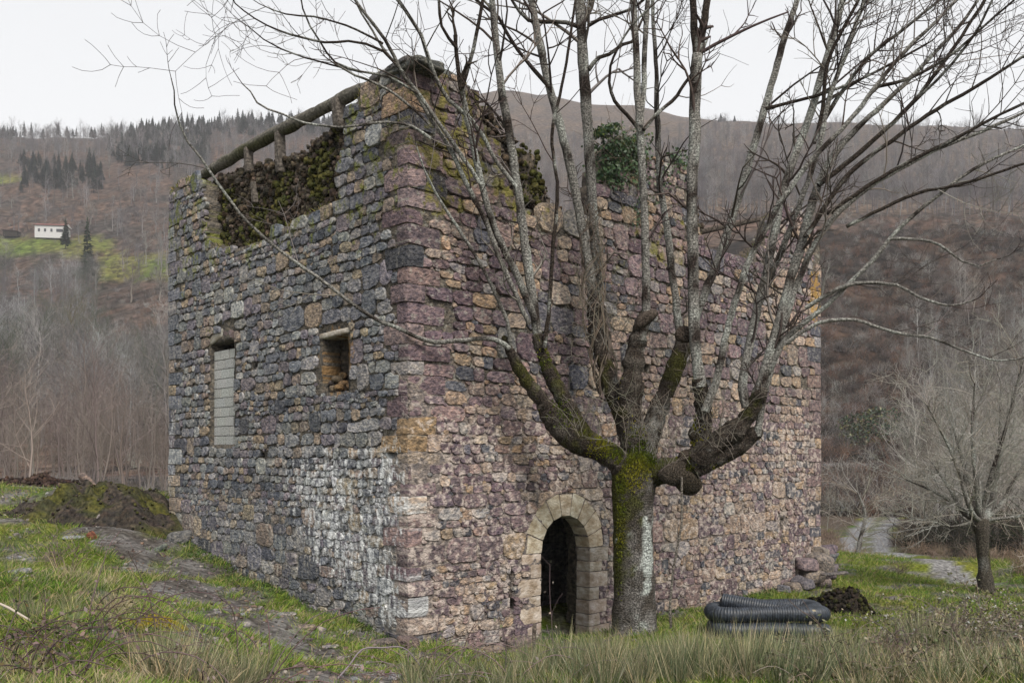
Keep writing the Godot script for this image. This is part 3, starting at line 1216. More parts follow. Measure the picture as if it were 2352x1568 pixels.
	for e in 16:
		var mb := MB.new()
		var uu := small.position.x + R(0.02, small.size.x - 0.02)
		var hh := small.position.y + R(0.0, 0.45) * rng.randf()
		var o := fp(false, uu, hh, R(-0.5, -0.08))
		rock(mb, o, R(0.07, 0.15), R(0.05, 0.09), R(0.07, 0.12), Basis(Vector3.UP, R(0, 3)), jit([Color(0.3, 0.2, 0.11), Color(0.2, 0.16, 0.15), Color(0.26, 0.2, 0.14)][e % 3], 0.2))
		put(mb, "fallen_stone", M.stone, tower, o)
	# ---- slabs and stones lying on the corner
	for q in [[925, 150, 0.5, 0.07, 0.3], [962, 142, 0.32, 0.05, 0.32], [1030, 172, 0.3, 0.06, 0.25], [1074, 190, 0.17, 0.045, 0.16], [1000, 163, 0.24, 0.07, 0.26], [878, 172, 0.35, 0.06, 0.28]]:
		var mb := MB.new()
		var right: bool = q[0] > 940
		var s := on_face(right, q[0], q[1])
		var o := fp(right, maxf(s.x, 0.1), s.y, -0.22)
		o.y = minf(o.y, poly_at(top_out[right], maxf(s.x, 0.1)) + 0.04)
		rock(mb, o, q[2], q[3], q[4], Basis(DR if right else DL, Vector3.UP, NR if right else NL), jit(Color(0.26, 0.265, 0.245), 0.25), 9.0, 0.05, 6)
		put(mb, "capping_slab", M.stone, tower, o)
	# ---- roof timbers: the long wall plate on its posts
	var bl := face_line(false, [[398, 436], [480, 388], [570, 334], [700, 264], [800, 212], [842, 192]], 0.35)
	var pts := PackedVector3Array()
	var rad := PackedFloat32Array()
	for e in bl.size():
		pts.append(fp(false, bl[e].x, bl[e].y - 0.06, -0.35))
		rad.append([0.08, 0.11, 0.12, 0.12, 0.115, 0.1][e])
	var sm := smooth_line(pts, rad, 0.12)
	var tb := MB.new()
	tube(tb, sm[0], sm[1], 20, "log", Color.WHITE, 0.3)
	put(tb, "wall_plate", M.timber, tower, pts[2])
	for q in [[781, 226, 300, 0.13], [645, 300, 400, 0.11], [573, 338, 400, 0.1], [590, 418, 470, 0.075]]:
		var a := on_face(false, q[0], q[1], 0.32)
		var b := on_face(false, q[0] - 4, q[2], 0.32)
		var mb := MB.new()
		var hw: float = q[3] * 0.75
		var o := fp(false, a.x, (a.y + b.y) / 2.0, -0.3 if q[3] > 0.08 else -0.26)
		block(mb, box_corners(o, DL * hw, Vector3(0, (a.y - b.y) / 2.0, 0) + DL * 0.03, NL * hw), 12.0, 0.02, Color(0.2, 0.18, 0.155), 5)
		put(mb, "post", M.timber, tower, o)
	var rb := MB.new()
	var r0 := fp(true, on_face(true, 1612, 532, 0.6).x, on_face(true, 1612, 532, 0.6).y, -0.6)
	var r1 := fp(true, on_face(true, 1705, 512, 0.8).x, on_face(true, 1705, 512, 0.8).y, -0.8)
	tube(rb, PackedVector3Array([r0 - (r1 - r0) * 0.7, r0, r1, r1 + (r1 - r0) * 0.6]), PackedFloat32Array([0.07, 0.07, 0.065, 0.06]), 8, "", Color(0.12, 0.1, 0.085), 0.1)
	put(rb, "rafter", M.timber, tower, r0)
	# ---- turf and moss on the wall heads
	var moss := MB.new()
	for e in 5200:
		var right := rng.randf() < 0.42
		var ulen := RU if right else LU
		var u := R(0.0, ulen)
		var t := poly_at(top_out[right], u)
		var green := false
		if not right:
			green = (u < 2.1 and u > 0.15) or (u > 2.2 and u < 7.5 and rng.randf() < 0.5) or u > 7.6
		else:
			green = u > 3.3 or u < 1.4 and rng.randf() < 0.3
		if not green or n1.get_noise_2d(u * 18.0, 5.0) < (-0.1 if not right else 0.05):
			continue
		var o := fp(right, u, t + R(-0.03, 0.05), R(-0.38, 0.02))
		var col := jit(Color(0.13, 0.145, 0.035) if rng.randf() < 0.6 else Color(0.19, 0.16, 0.07), 0.3)
		var l := R(0.05, 0.16)
		var dr := (Vector3(R(-0.7, 0.7), 1.0, R(-0.7, 0.7)) + (NR if right else NL) * R(0.0, 0.9)).normalized()
		var sd := dr.cross(rv()).normalized() * R(0.006, 0.014)
		moss.tri_flat(o - sd, o + sd, o + dr * l - Vector3(0, l * 0.2, 0), col)
	put(moss, "turf", M.leaf, tower, fp(false, 4.0, 7.0), "stuff")


# ---------------------------------------------------------------- the pollarded ash
const PALE := Color(0.4, 0.39, 0.36)
const DARK := Color(0.085, 0.068, 0.056)
# [style, depth at start, depth at end, twig share, points as pixel x, pixel y, half width in pixels]
const LIMBS := [
	["limb", 15.7, 15.3, 0.0, [1462, 1085, 44], [1405, 1045, 37], [1340, 1015, 36], [1290, 985, 33], [1262, 945, 31], [1243, 925, 22]],
	["limb", 15.4, 15.0, 0.0, [1300, 985, 27], [1250, 925, 23], [1215, 885, 20], [1188, 838, 17], [1167, 795, 13], [1158, 772, 9]],
	["limb", 15.5, 15.3, 0.0, [1345, 1015, 30], [1298, 925, 25], [1266, 862, 20], [1243, 805, 18], [1234, 768, 16]],
	["stem", 15.0, 12.6, 0.1, [1170, 800, 9], [1135, 778, 8], [1070, 780, 7], [1000, 785, 7], [958, 773, 6.5], [920, 756, 6], [860, 731, 6], [800, 690, 5.5], [740, 645, 5.5], [650, 580, 5], [590, 530, 4.6], [550, 490, 4.4], [500, 420, 4], [460, 362, 3.6], [430, 325, 3.2], [410, 282, 2.8], [400, 240, 2.3], [399, 208, 2], [392, 178, 1.6]],
	["stem", 15.0, 14.0, 0.4, [1172, 792, 7], [1165, 740, 6.5], [1140, 680, 6], [1100, 600, 5.5], [1050, 520, 5], [1005, 450, 4], [975, 390, 3], [955, 330, 2]],
	["stem", 15.3, 14.6, 0.5, [1236, 775, 15], [1226, 700, 14], [1211, 600, 14], [1196, 480, 14], [1181, 380, 13], [1166, 280, 13], [1151, 200, 12], [1140, 100, 11], [1131, 0, 10], [1122, -90, 9]],
	["stem", 15.2, 14.2, 0.5, [1230, 735, 11], [1191, 640, 11], [1152, 560, 10.5], [1121, 480, 10], [1096, 380, 10], [1081, 300, 9.5], [1063, 225, 9], [1060, 195, 9]],
	["dark", 14.2, 13.8, 0.6, [1061, 200, 8], [1080, 140, 6.5], [1094, 80, 6], [1108, 0, 5.5], [1116, -80, 5]],
	["dark", 14.2, 14.0, 0.3, [1059, 205, 8], [1051, 150, 7], [1047, 100, 6.5], [1046, 80, 7]],
	["dark", 14.05, 13.6, 0.6, [1049, 110, 6], [1030, 88, 5.5], [1014, 60, 5], [1008, 0, 4.5], [1006, -60, 4]],
	["stem", 15.1, 13.6, 0.7, [1216, 745, 8], [1191, 690, 8], [1151, 600, 8], [1111, 500, 8], [1071, 420, 7.5], [1031, 335, 7], [991, 275, 6.5], [961, 222, 6], [931, 172, 5.2], [905, 142, 4.6], [880, 112, 4], [855, 70, 3.4], [830, 30, 3], [810, -10, 2.6]],
	["stem", 14.6, 13.3, 0.9, [1106, 425, 6.5], [1050, 342, 6.3], [1000, 272, 6.2], [960, 212, 6.2], [930, 180, 6], [905, 130, 6], [885, 92, 5.5], [858, 55, 5], [828, 18, 4.5], [800, -25, 4]],
	["stem", 14.8, 13.6, 0.7, [1186, 430, 7], [1141, 372, 6.5], [1110, 312, 6.4], [1070, 262, 6.4], [1031, 230, 6.4], [1000, 175, 6.3], [986, 140, 6.2], [968, 82, 6], [942, 40, 5.5], [910, -5, 5], [885, -50, 4.5]],
	["dark", 13.6, 12.8, 0.9, [925, 165, 4.6], [880, 118, 4.2], [840, 100, 4], [800, 94, 4], [745, 97, 3.8], [690, 84, 3.4], [640, 70, 3], [585, 42, 2.6], [540, 8, 2.2], [520, -25, 2]],
	["dark", 13.7, 13.0, 0.9, [960, 215, 4.4], [890, 175, 4], [830, 165, 3.6], [770, 143, 3.4], [735, 96, 3.2], [712, 60, 3], [695, 20, 2.6], [688, -30, 2.2]],
	["dark", 13.6, 12.9, 0.9, [830, 166, 3], [760, 148, 3], [700, 132, 2.8], [645, 112, 2.6], [605, 90, 2.2], [575, 65, 1.8]],
	["dark", 13.5, 12.9, 0.8, [880, 100, 3.6], [820, 68, 3.4], [770, 50, 3], [720, 38, 2.8], [655, 32, 2.4], [610, 15, 2]],
	["stem", 13.5, 12.8, 0.4, [990, 318, 4.5], [945, 290, 4.2], [890, 280, 4], [840, 285, 3.8], [780, 292, 3.6], [700, 282, 3.4], [650, 262, 3.2], [615, 250, 3], [590, 235, 2.8], [575, 210, 2.2], [556, 192, 1.8]],
	["stem", 13.8, 13.0, 0.5, [985, 285, 4], [950, 250, 4], [905, 215, 4], [860, 190, 4], [815, 172, 3.6], [775, 150, 3.2]],
	["limb", 15.7, 15.4, 0.0, [1470, 1075, 50], [1457, 1000, 42], [1447, 930, 37], [1452, 860, 33], [1462, 790, 28], [1478, 738, 23], [1484, 715, 15]],
	["stem", 15.4, 15.0, 0.5, [1484, 735, 14], [1484, 620, 12.5], [1481, 500, 11.5], [1476, 400, 11.5], [1470, 300, 11], [1464, 200, 11], [1460, 100, 10], [1455, 0, 10], [1450, -100, 9]],
	["stem", 15.15, 15.3, 0.5, [1472, 290, 8], [1479, 200, 8], [1482, 100, 8], [1488, 0, 7.5], [1494, -90, 7]],
	["dark", 15.1, 14.4, 0.8, [1470, 300, 7], [1440, 262, 6], [1412, 232, 5.5], [1400, 190, 5], [1402, 150, 4.5], [1420, 110, 4], [1450, 60, 3.5], [1490, 20, 3]],
	["dark", 15.1, 15.6, 0.8, [1478, 298, 6.5], [1515, 255, 6], [1545, 232, 5.6], [1575, 190, 5], [1600, 150, 4], [1625, 90, 3.2]],
	["limb", 15.9, 16.3, 0.0, [1455, 1040, 28], [1427, 955, 24], [1402, 885, 25], [1386, 820, 27], [1373, 760, 27], [1369, 705, 24]],
	["stem", 16.3, 15.8, 0.5, [1366, 720, 15], [1354, 620, 14], [1336, 520, 13.5], [1320, 430, 13.5], [1304, 360, 13], [1284, 280, 13], [1262, 200, 12], [1246, 130, 11], [1232, 60, 11], [1221, 0, 10], [1208, -90, 9]],
	["stem", 16.4, 16.2, 0.5, [1374, 715, 19], [1369, 600, 16], [1363, 500, 15], [1358, 400, 15.5], [1352, 320, 16], [1345, 220, 17], [1339, 120, 16], [1332, 0, 14], [1328, -90, 12]],
	["dark", 15.9, 15.2, 0.9, [1262, 200, 7], [1225, 158, 6.5], [1190, 115, 6], [1165, 75, 5.5], [1145, 40, 5], [1105, 10, 4.5], [1070, -30, 4]],
	["dark", 16.2, 15.6, 0.9, [1336, 65, 7], [1300, 52, 7], [1250, 50, 6.5], [1215, 46, 6], [1192, 25, 5], [1170, -10, 4.5]],
	["dark", 16.2, 16.4, 0.9, [1352, 160, 7], [1375, 132, 6.5], [1400, 125, 6], [1430, 103, 5.5], [1452, 95, 5], [1475, 45, 4], [1500, 5, 3.5]],
	["dark", 16.2, 15.8, 0.9, [1350, 60, 6], [1375, 45, 5.5], [1420, 32, 5], [1460, 15, 4.5], [1490, -15, 4]],
	["dark", 15.2, 15.0, 0.3, [1250, 800, 8], [1262, 700, 7], [1271, 560, 6.5], [1281, 440, 6], [1268, 310, 5.5], [1290, 200, 5], [1305, 120, 4.5], [1322, 0, 4]],
	["limb", 15.8, 16.4, 0.0, [1480, 1055, 36], [1496, 1000, 33], [1514, 935, 30], [1538, 870, 27], [1562, 810, 25], [1577, 768, 19]],
	["stem", 16.4, 16.2, 0.5, [1564, 780, 13], [1546, 640, 11], [1531, 520, 10.5], [1516, 420, 10], [1511, 300, 9], [1508, 180, 7], [1502, 60, 6], [1496, -40, 5]],
	["stem", 16.4, 16.8, 0.6, [1582, 775, 13], [1632, 640, 12.5], [1662, 560, 12.5], [1692, 470, 12], [1722, 370, 12], [1751, 270, 11.5], [1776, 180, 11], [1802, 90, 10], [1832, 0, 8], [1860, -80, 7]],
	["limb", 15.7, 15.1, 0.0, [1465, 1095, 44], [1530, 1085, 40], [1575, 1075, 40], [1612, 1045, 36], [1612, 1000, 31], [1617, 955, 25], [1612, 905, 21], [1604, 870, 18]],
	["stem", 15.1, 15.3, 0.5, [1609, 890, 18], [1598, 800, 16.5], [1593, 700, 16.5], [1591, 550, 17], [1590, 430, 17], [1595, 320, 17], [1598, 200, 17.5], [1602, 125, 16]],
	["dark", 15.3, 15.2, 0.7, [1600, 140, 12], [1595, 60, 11.5], [1591, -10, 11], [1586, -90, 10]],
	["dark", 15.3, 15.5, 0.7, [1604, 140, 13], [1616, 60, 12.5], [1627, -10, 12], [1640, -90, 10]],
	["stem", 15.0, 14.0, 0.9, [1620, 945, 14], [1648, 865, 11.5], [1661, 800, 10.5], [1682, 720, 10], [1702, 650, 10], [1724, 592, 9.5], [1762, 520, 9], [1803, 450, 8.5], [1852, 382, 8], [1905, 325, 7.5], [1965, 262, 7], [2022, 185, 6.5], [2085, 112, 6], [2150, 50, 5], [2215, -20, 4]],
	["limb", 15.3, 14.9, 0.0, [1605, 1055, 34], [1650, 1012, 32], [1700, 978, 29], [1730, 935, 25], [1748, 890, 18]],
	["stem", 15.0, 15.6, 0.6, [1715, 935, 16], [1706, 890, 14], [1716, 820, 13], [1737, 720, 13], [1762, 620, 13], [1782, 520, 12.5], [1798, 440, 12], [1830, 350, 12], [1862, 260, 11.5], [1891, 160, 11], [1921, 60, 10], [1942, -20, 9]],
	["stem", 14.9, 14.6, 0.7, [1744, 900, 15], [1771, 800, 14.5], [1792, 730, 14.5], [1817, 640, 14], [1842, 560, 14], [1862, 480, 13], [1890, 402, 12], [1928, 340, 10], [1985, 280, 8], [2060, 210, 7], [2140, 130, 6], [2220, 40, 5], [2270, -40, 4]],
	["stem", 14.9, 13.6, 0.8, [1766, 855, 9], [1802, 782, 8.5], [1852, 738, 8], [1902, 700, 7.5], [1942, 660, 7], [2002, 600, 7], [2052, 540, 6.5], [2102, 490, 6], [2152, 452, 5.5], [2212, 404, 5], [2290, 360, 4.5], [2390, 320, 4]],
	["stem", 14.5, 13.6, 0.7, [1802, 790, 7], [1880, 742, 6], [1962, 735, 5.2], [2052, 762, 4.8], [2140, 776, 4.2], [2202, 800, 3.6], [2290, 828, 3], [2360, 820, 2.5]],
	["stem", 14.6, 13.7, 0.7, [1850, 708, 6.5], [1902, 676, 6.2], [1962, 650, 6], [2060, 655, 5], [2112, 682, 4.2], [2182, 702, 3.4], [2235, 690, 2.4]],
	["stem", 14.2, 13.6, 0.6, [2045, 548, 5], [2110, 550, 4.5], [2160, 562, 4], [2210, 600, 3.2], [2250, 612, 2.6], [2290, 595, 2]],
	["limb", 15.4, 15.1, 0.0, [1590, 1078, 30], [1660, 1046, 26], [1712, 1015, 23], [1738, 994, 17]],
	["stem", 15.1, 14.2, 0.8, [1740, 1000, 12], [1752, 920, 10.5], [1772, 840, 10.5], [1802, 740, 10.5], [1832, 650, 10], [1872, 560, 9.5], [1932, 482, 9], [2002, 425, 8], [2080, 380, 7], [2170, 335, 6], [2260, 300, 5], [2370, 250, 4]],
	["stem", 15.4, 15.2, 0.9, [1738, 715, 10], [1800, 565, 9.5], [1848, 440, 9], [1882, 335, 8.5], [1904, 232, 8], [1950, 105, 7], [1990, -10, 6], [2020, -80, 5]],
	["dark", 14.6, 14.0, 1.0, [1850, 545, 8], [1945, 405, 8], [2050, 322, 7], [2150, 252, 6.5], [2255, 192, 5.5], [2380, 110, 4.5]],
	["dark", 14.6, 14.3, 1.0, [1880, 425, 9], [1992, 335, 8], [2100, 232, 7], [2195, 105, 6], [2262, 0, 5], [2300, -60, 4]],
	["dark", 14.4, 13.6, 1.0, [1900, 490, 7], [2050, 392, 6.5], [2200, 315, 5.5], [2300, 262, 4.5], [2400, 215, 4]],
	["dark", 14.3, 13.5, 0.9, [1945, 520, 6.5], [2100, 446, 5.5], [2205, 424, 5], [2352, 376, 4]],
	["dark", 15.4, 15.0, 1.0, [1880, 300, 8], [1938, 205, 7], [2005, 122, 6], [2082, 62, 5], [2165, -5, 4]],
	["dark", 15.2, 14.8, 1.0, [1870, 330, 7], [1890, 250, 6.5], [1900, 150, 6], [1940, 60, 5.5], [1990, -30, 5]],
	["dark", 14.3, 13.4, 1.0, [2010, 200, 6], [2090, 180, 5], [2180, 130, 4.5], [2260, 60, 4], [2330, 0, 3.4]],
	["dark", 14.3, 13.4, 1.0, [2095, 240, 5], [2170, 165, 4.6], [2235, 85, 4.2], [2280, 0, 3.6]],
	["dark", 15.5, 15.0, 1.0, [1760, 250, 6], [1830, 232, 5.5], [1890, 215, 5], [1960, 190, 4.6], [2040, 150, 4], [2130, 100, 3.4]],
]


func grow(mb: MB, p: Vector3, dir: Vector3, len_: float, r: float, lvl: int, col: Color, lift: float, sides := 3) -> void:
	var n := 5 if lvl > 0 else 4
	var pts := PackedVector3Array([p])
	var rad := PackedFloat32Array([r])
	var d := dir
	var bend := rv() * 0.16
	for i in n:
		d = (d + bend + rv() * 0.13 + Vector3(0, lift, 0)).normalized()
		p += d * len_ / n
		pts.append(p)
		rad.append(maxf(lerpf(r, r * 0.4, float(i + 1) / n), 0.0032))
		if lvl > 0 and i > 0 and rng.randf() < 0.72:
			var side := d.cross(rv()).normalized()
			grow(mb, p, (d * 0.7 + side * R(0.6, 1.0)).normalized(), len_ * R(0.35, 0.65), maxf(r * 0.55, 0.0042), lvl - 1, col, lift, sides)
			if rng.randf() < 0.45:
				grow(mb, p, (d * 0.7 - side * R(0.6, 1.0)).normalized(), len_ * R(0.3, 0.55), maxf(r * 0.5, 0.0042), lvl - 1, col, lift, sides)
	tube(mb, pts, rad, sides, "", col)


func build_ash() -> void:
	var base := px(1456, 1452, 15.7)
	base.y = ground_at(base.x, base.z)
	var tree := thing("ash_tree", "pollarded leafless ash tree with mossy trunk standing before the arched doorway", "tree", base)
	# trunk
	var mb := MB.new()
	var pts := PackedVector3Array()
	var rad := PackedFloat32Array()
	for q in [[1458, 1475, 74], [1458, 1440, 60], [1456, 1390, 53], [1455, 1300, 50], [1454, 1210, 50], [1455, 1140, 53], [1458, 1100, 58], [1464, 1070, 56], [1468, 1045, 42]]:
		pts.append(px(q[0], q[1], 15.7))
		rad.append(q[2] / F * 15.7 * 0.88)
	var sm := smooth_line(pts, rad, 0.05)
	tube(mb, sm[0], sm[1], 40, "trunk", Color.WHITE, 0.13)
	put(mb, "trunk", M.bark, tree, base)
	# burrs where shoots were cut
	mb = MB.new()
	for q in [[1582, 1098, 30], [1590, 1052, 20], [1545, 1080, 26], [1481, 736, 22], [1602, 990, 20], [1745, 905, 14], [1738, 998, 15], [1620, 1045, 30], [1576, 772, 17]]:
		var o := px(q[0], q[1], 15.4)
		var r: float = q[2] / F * 15.4
		var qq := box_corners(o, Vector3(r * 1.25, r * R(-0.3, 0.3), 0), Vector3(r * R(-0.4, 0.4), r, 0), Vector3(0, 0, r * 0.95))
		for e in 8:
			qq[e] += rv() * r * 0.5
		block(mb, qq, 2.3, 0.09, jit(Color(0.12, 0.1, 0.08), 0.2), 7)
	put(mb, "burr", M.bark, tree, px(1550, 1060, 15.3), "stuff")
	for li in LIMBS:
		mb = MB.new()
		pts = PackedVector3Array()
		rad = PackedFloat32Array()
		var n: int = li.size() - 4
		for k in n:
			var q: Array = li[k + 4]
			var d := lerpf(li[1], li[2], float(k) / (n - 1))
			pts.append(px(q[0], q[1], d))
			rad.append(q[2] / F * d * (0.76 if li[0] == "limb" else (0.76 if li[0] == "stem" else 0.72)))
		sm = smooth_line(pts, rad, 0.045 if li[0] == "limb" else 0.14)
		var line: PackedVector3Array = sm[0]
		var rr: PackedFloat32Array = sm[1]
		for k in range(1, line.size() - 1):
			line[k] += rv() * minf(rr[k] * 0.22, 0.008)
		var big: bool = rr[0] > 0.12
		var style: String = li[0]
		tube(mb, line, rr, 26 if big else (10 if rr[0] > 0.06 else 7), "limb" if style == "limb" else "stem", DARK if style != "stem" else PALE, 0.34 if big else 0.12)
		var limb := put(mb, "limb" if style == "limb" else "branch", M.bark, tree, pts[0])
		if li[3] <= 0.0:
			continue
		# side shoots
		var tw := MB.new()
		var share: float = li[3]
		for k in range(3, line.size()):
			var f := float(k) / line.size()
			if rng.randf() > share * (0.06 + 0.62 * f):
				continue
			var dir := (line[k] - line[k - 1]).normalized()
			var side := dir.cross(rv()).normalized()
			var col := jit(Color(0.07, 0.057, 0.052) if rng.randf() < 0.75 else Color(0.18, 0.165, 0.15), 0.25)
			grow(tw, line[k], (dir * 0.75 + side * R(0.5, 1.1)).normalized(), R(0.6, 1.9) * (0.55 + 0.5 * f), maxf(rr[k] * 0.42, 0.0058), 2 if rng.randf() < 0.6 else 1, col, 0.1)
		if li[3] > 0.2 or style == "stem":
			grow(tw, line[line.size() - 1], (line[line.size() - 1] - line[line.size() - 3]).normalized(), R(0.2, 0.55), rr[rr.size() - 1] * 0.9, 1, jit(Color(0.055, 0.045, 0.04), 0.2), 0.08)
		put(tw, "twigs", M.twig, limb, pts[0], "stuff")
	# water shoots rising from the limbs
	mb = MB.new()
	for q in [[1566, 1095, 1542, 1450, 5.5], [1275, 640, 1268, 420, 5]]:
		var a := px(q[0], q[1], 15.2)
		var b := px(q[2], q[3], 15.6)
		tube(mb, PackedVector3Array([a, a.lerp(b, 0.3) + Vector3(0.05, 0, 0.02), a.lerp(b, 0.6) + Vector3(-0.04, 0, 0), a.lerp(b, 0.85) + Vector3(-0.05, 0, 0), b]), PackedFloat32Array([0.018, 0.02, 0.022, 0.024, 0.028]), 7, "stem", Color(0.4, 0.36, 0.31), 0.1)
		break
	put(mb, "hanging_shoot", M.bark, tree, px(1545, 1100, 15.2))
	mb = MB.new()
	for e in 90:
		var q: Array = [[1475, 1050, 15.4], [1560, 1075, 15.2], [1350, 1005, 15.2], [1380, 800, 16.0], [1640, 1020, 15.0], [1600, 980, 15.0], [1380, 720, 16.0], [1560, 840, 16.1]][e % 8]
		grow(mb, px(q[0] + R(-50, 50), q[1] + R(-25, 10), q[2]), Vector3(R(-0.7, 0.7), 0.9, R(0.0, 0.6)).normalized(), R(0.3, 1.1), 0.0065, 1, jit(Color(0.2, 0.18, 0.15), 0.3), 0.05)
	put(mb, "shoots", M.twig, tree, px(1475, 1050, 15.4), "stuff")
	# ivy stems bound round the stem behind
	mb = MB.new()
	for e in 18:
		var p := px(1395 + R(-14, 14), 905, 16.0)
		var line := PackedVector3Array()
		var lr := PackedFloat32Array()
		var ph := R(0, TAU)
		for k in 14:
			var f := k / 13.0
			var c := Vector2(lerpf(1402, 1362, minf(f * 2.2, 1.0)), lerpf(905, 470, f))
			line.append(px(c.x + sin(ph + f * R(6, 9)) * 27, c.y, 16.15 - 0.14 * cos(ph + f * 7.0)) + rv() * 0.035)
			lr.append(lerpf(0.014, 0.006, f))
		tube(mb, line, lr, 4, "", jit(Color(0.15, 0.125, 0.1), 0.3))
		for k in 2:
			grow(mb, line[2 + rng.randi() % 9], rv().normalized(), R(0.2, 0.5), 0.005, 1, jit(Color(0.2, 0.18, 0.15), 0.3), -0.02)
	put(mb, "ivy_stems", M.twig, tree, px(1395, 905, 16.0), "stuff")
	# cushions of moss on the upper sides of the limbs and down the trunk
	mb = MB.new()
	var spots := [[1455, 1055, 60, 26, 900], [1500, 1060, 60, 26, 900], [1575, 1055, 40, 40, 800], [1395, 1030, 60, 20, 700], [1330, 995, 30, 25, 350], [1420, 1160, 14, 80, 900], [1412, 1270, 8, 90, 420], [1470, 1020, 40, 40, 500], [1600, 985, 22, 30, 350], [1535, 900, 20, 60, 420], [1648, 910, 9, 50, 260], [1280, 940, 20, 30, 250], [1700, 1025, 30, 18, 350], [1365, 1008, 50, 14, 600], [1300, 960, 40, 30, 400], [1240, 850, 14, 60, 260], [1262, 800, 10, 50, 200], [1450, 1100, 40, 30, 500], [1640, 1060, 50, 20, 350], [1560, 830, 18, 50, 300], [1395, 860, 16, 60, 300]]
	for s in spots:
		for e in s[4]:
			var gx := rng.randfn() * 0.5
			var gy := rng.randfn() * 0.5
			var o := px(s[0] + gx * s[2], s[1] + gy * s[3], R(15.22, 15.5))
			# bring it onto the limb or trunk it grows on
			var near := 1e9
			var onto := o
			for li in moss_lines:
				var ln: PackedVector3Array = li[0]
				for k in ln.size():
					var dd: float = ln[k].distance_to(o) - li[1][k]
					if dd < near:
						near = dd
						var off: Vector3 = o - ln[k]
						onto = ln[k] + off.normalized() * li[1][k] * 1.03
			if near > 0.2:
				continue
			var l := R(0.018, 0.045)
			var up := (Vector3(R(-0.6, 0.6), R(0.2, 1.0), R(0.2, 0.9))).normalized()
			var sd := up.cross(rv()).normalized() * R(0.008, 0.018)
			var k2 := n1.get_noise_3dv(onto * 9.0)
			mb.tri_flat(onto - sd, onto + sd, onto + up * l, jit(Color(0.25, 0.235, 0.03).lerp(Color(0.1, 0.13, 0.02), clampf(0.5 + 1.8 * k2, 0, 1)), 0.25))
	put(mb, "moss", M.moss, tree, px(1470, 1060, 15.5), "stuff")


var moss_lines := []


func collect_moss_lines() -> void:
	var pts := PackedVector3Array()
	var rad := PackedFloat32Array()
	for q in [[1458, 1440, 60], [1456, 1390, 53], [1455, 1300, 50], [1454, 1210, 50], [1455, 1140, 53], [1458, 1100, 58], [1464, 1070, 56], [1468, 1045, 42]]:
		pts.append(px(q[0], q[1], 15.7))
		rad.append(q[2] / F * 15.7 * 0.88)
	var sm := smooth_line(pts, rad, 0.1)
	moss_lines.append(sm)
	for li in LIMBS:
		if li[0] != "limb":
			continue
		pts = PackedVector3Array()
		rad = PackedFloat32Array()
		var n: int = li.size() - 4
		for k in n:
			var q: Array = li[k + 4]
			var d := lerpf(li[1], li[2], float(k) / (n - 1))
			pts.append(px(q[0], q[1], d))
			rad.append(q[2] / F * d * 0.76)
		moss_lines.append(smooth_line(pts, rad, 0.1))


# ---------------------------------------------------------------- ground cover and loose things
func blade(mb: MB, o: Vector3, dir: Vector3, len_: float, w: float, droop: float, col: Color, n := 3) -> void:
	var side := dir.cross(Vector3(R(-1, 1), 0.2, R(-1, 1))).normalized() * w
	var p := o
	var d := dir
	var ia := mb.vert(p - side, col)
	mb.vert(p + side, col)
	for i in n:
		d = (d + Vector3(dir.x, -1.0, dir.z) * droop).normalized()
		p += d * len_ / n
		var k := 1.0 - float(i + 1) / n
		if i == n - 1:
			var t := mb.vert(p, col)
			mb.tri(ia, ia + 1, t)
		else:
			var ib := mb.vert(p - side * (0.4 + 0.6 * k), col)
			mb.vert(p + side * (0.4 + 0.6 * k), col)
			mb.quad(ia, ia + 1, ib + 1, ib)
			ia = ib


func tuft(n: int, spread: float, lo: float, hi: float, w: float, lean: float, droop: float, cols: Array) -> ArrayMesh:
	var mb := MB.new()
	for i in n:
		var a := R(0, TAU)
		var r := spread * sqrt(rng.randf())
		var o := Vector3(cos(a) * r, -0.03, sin(a) * r)
		var dir := Vector3(cos(a) * lean * R(0.2, 1.0) + R(-0.2, 0.2) * lean, 1.0, sin(a) * lean * R(0.2, 1.0) + R(-0.2, 0.2) * lean).normalized()
		blade(mb, o, dir, R(lo, hi), w * R(0.7, 1.2), droop * R(0.3, 1.4), jit(cols[rng.randi() % cols.size()], 0.25))
	return mb.mesh()


func spin(p: Vector3, s: float, tilt := 0.15) -> Transform3D:
	var b := Basis(Vector3.UP, R(0, TAU)) * Basis(Vector3(1, 0, 0), R(-tilt, tilt))
	return Transform3D(b.scaled(Vector3(s, s * R(0.8, 1.25), s)), p)


func in_tower(x: float, z: float, grow_ := 0.0) -> bool:
	var v := Vector3(x, 0, z) - C0
	var a := v.dot(DR)
	var b := v.dot(DL)
	return a > -grow_ and b > -grow_ and a < RU + grow_ and b < LU + grow_


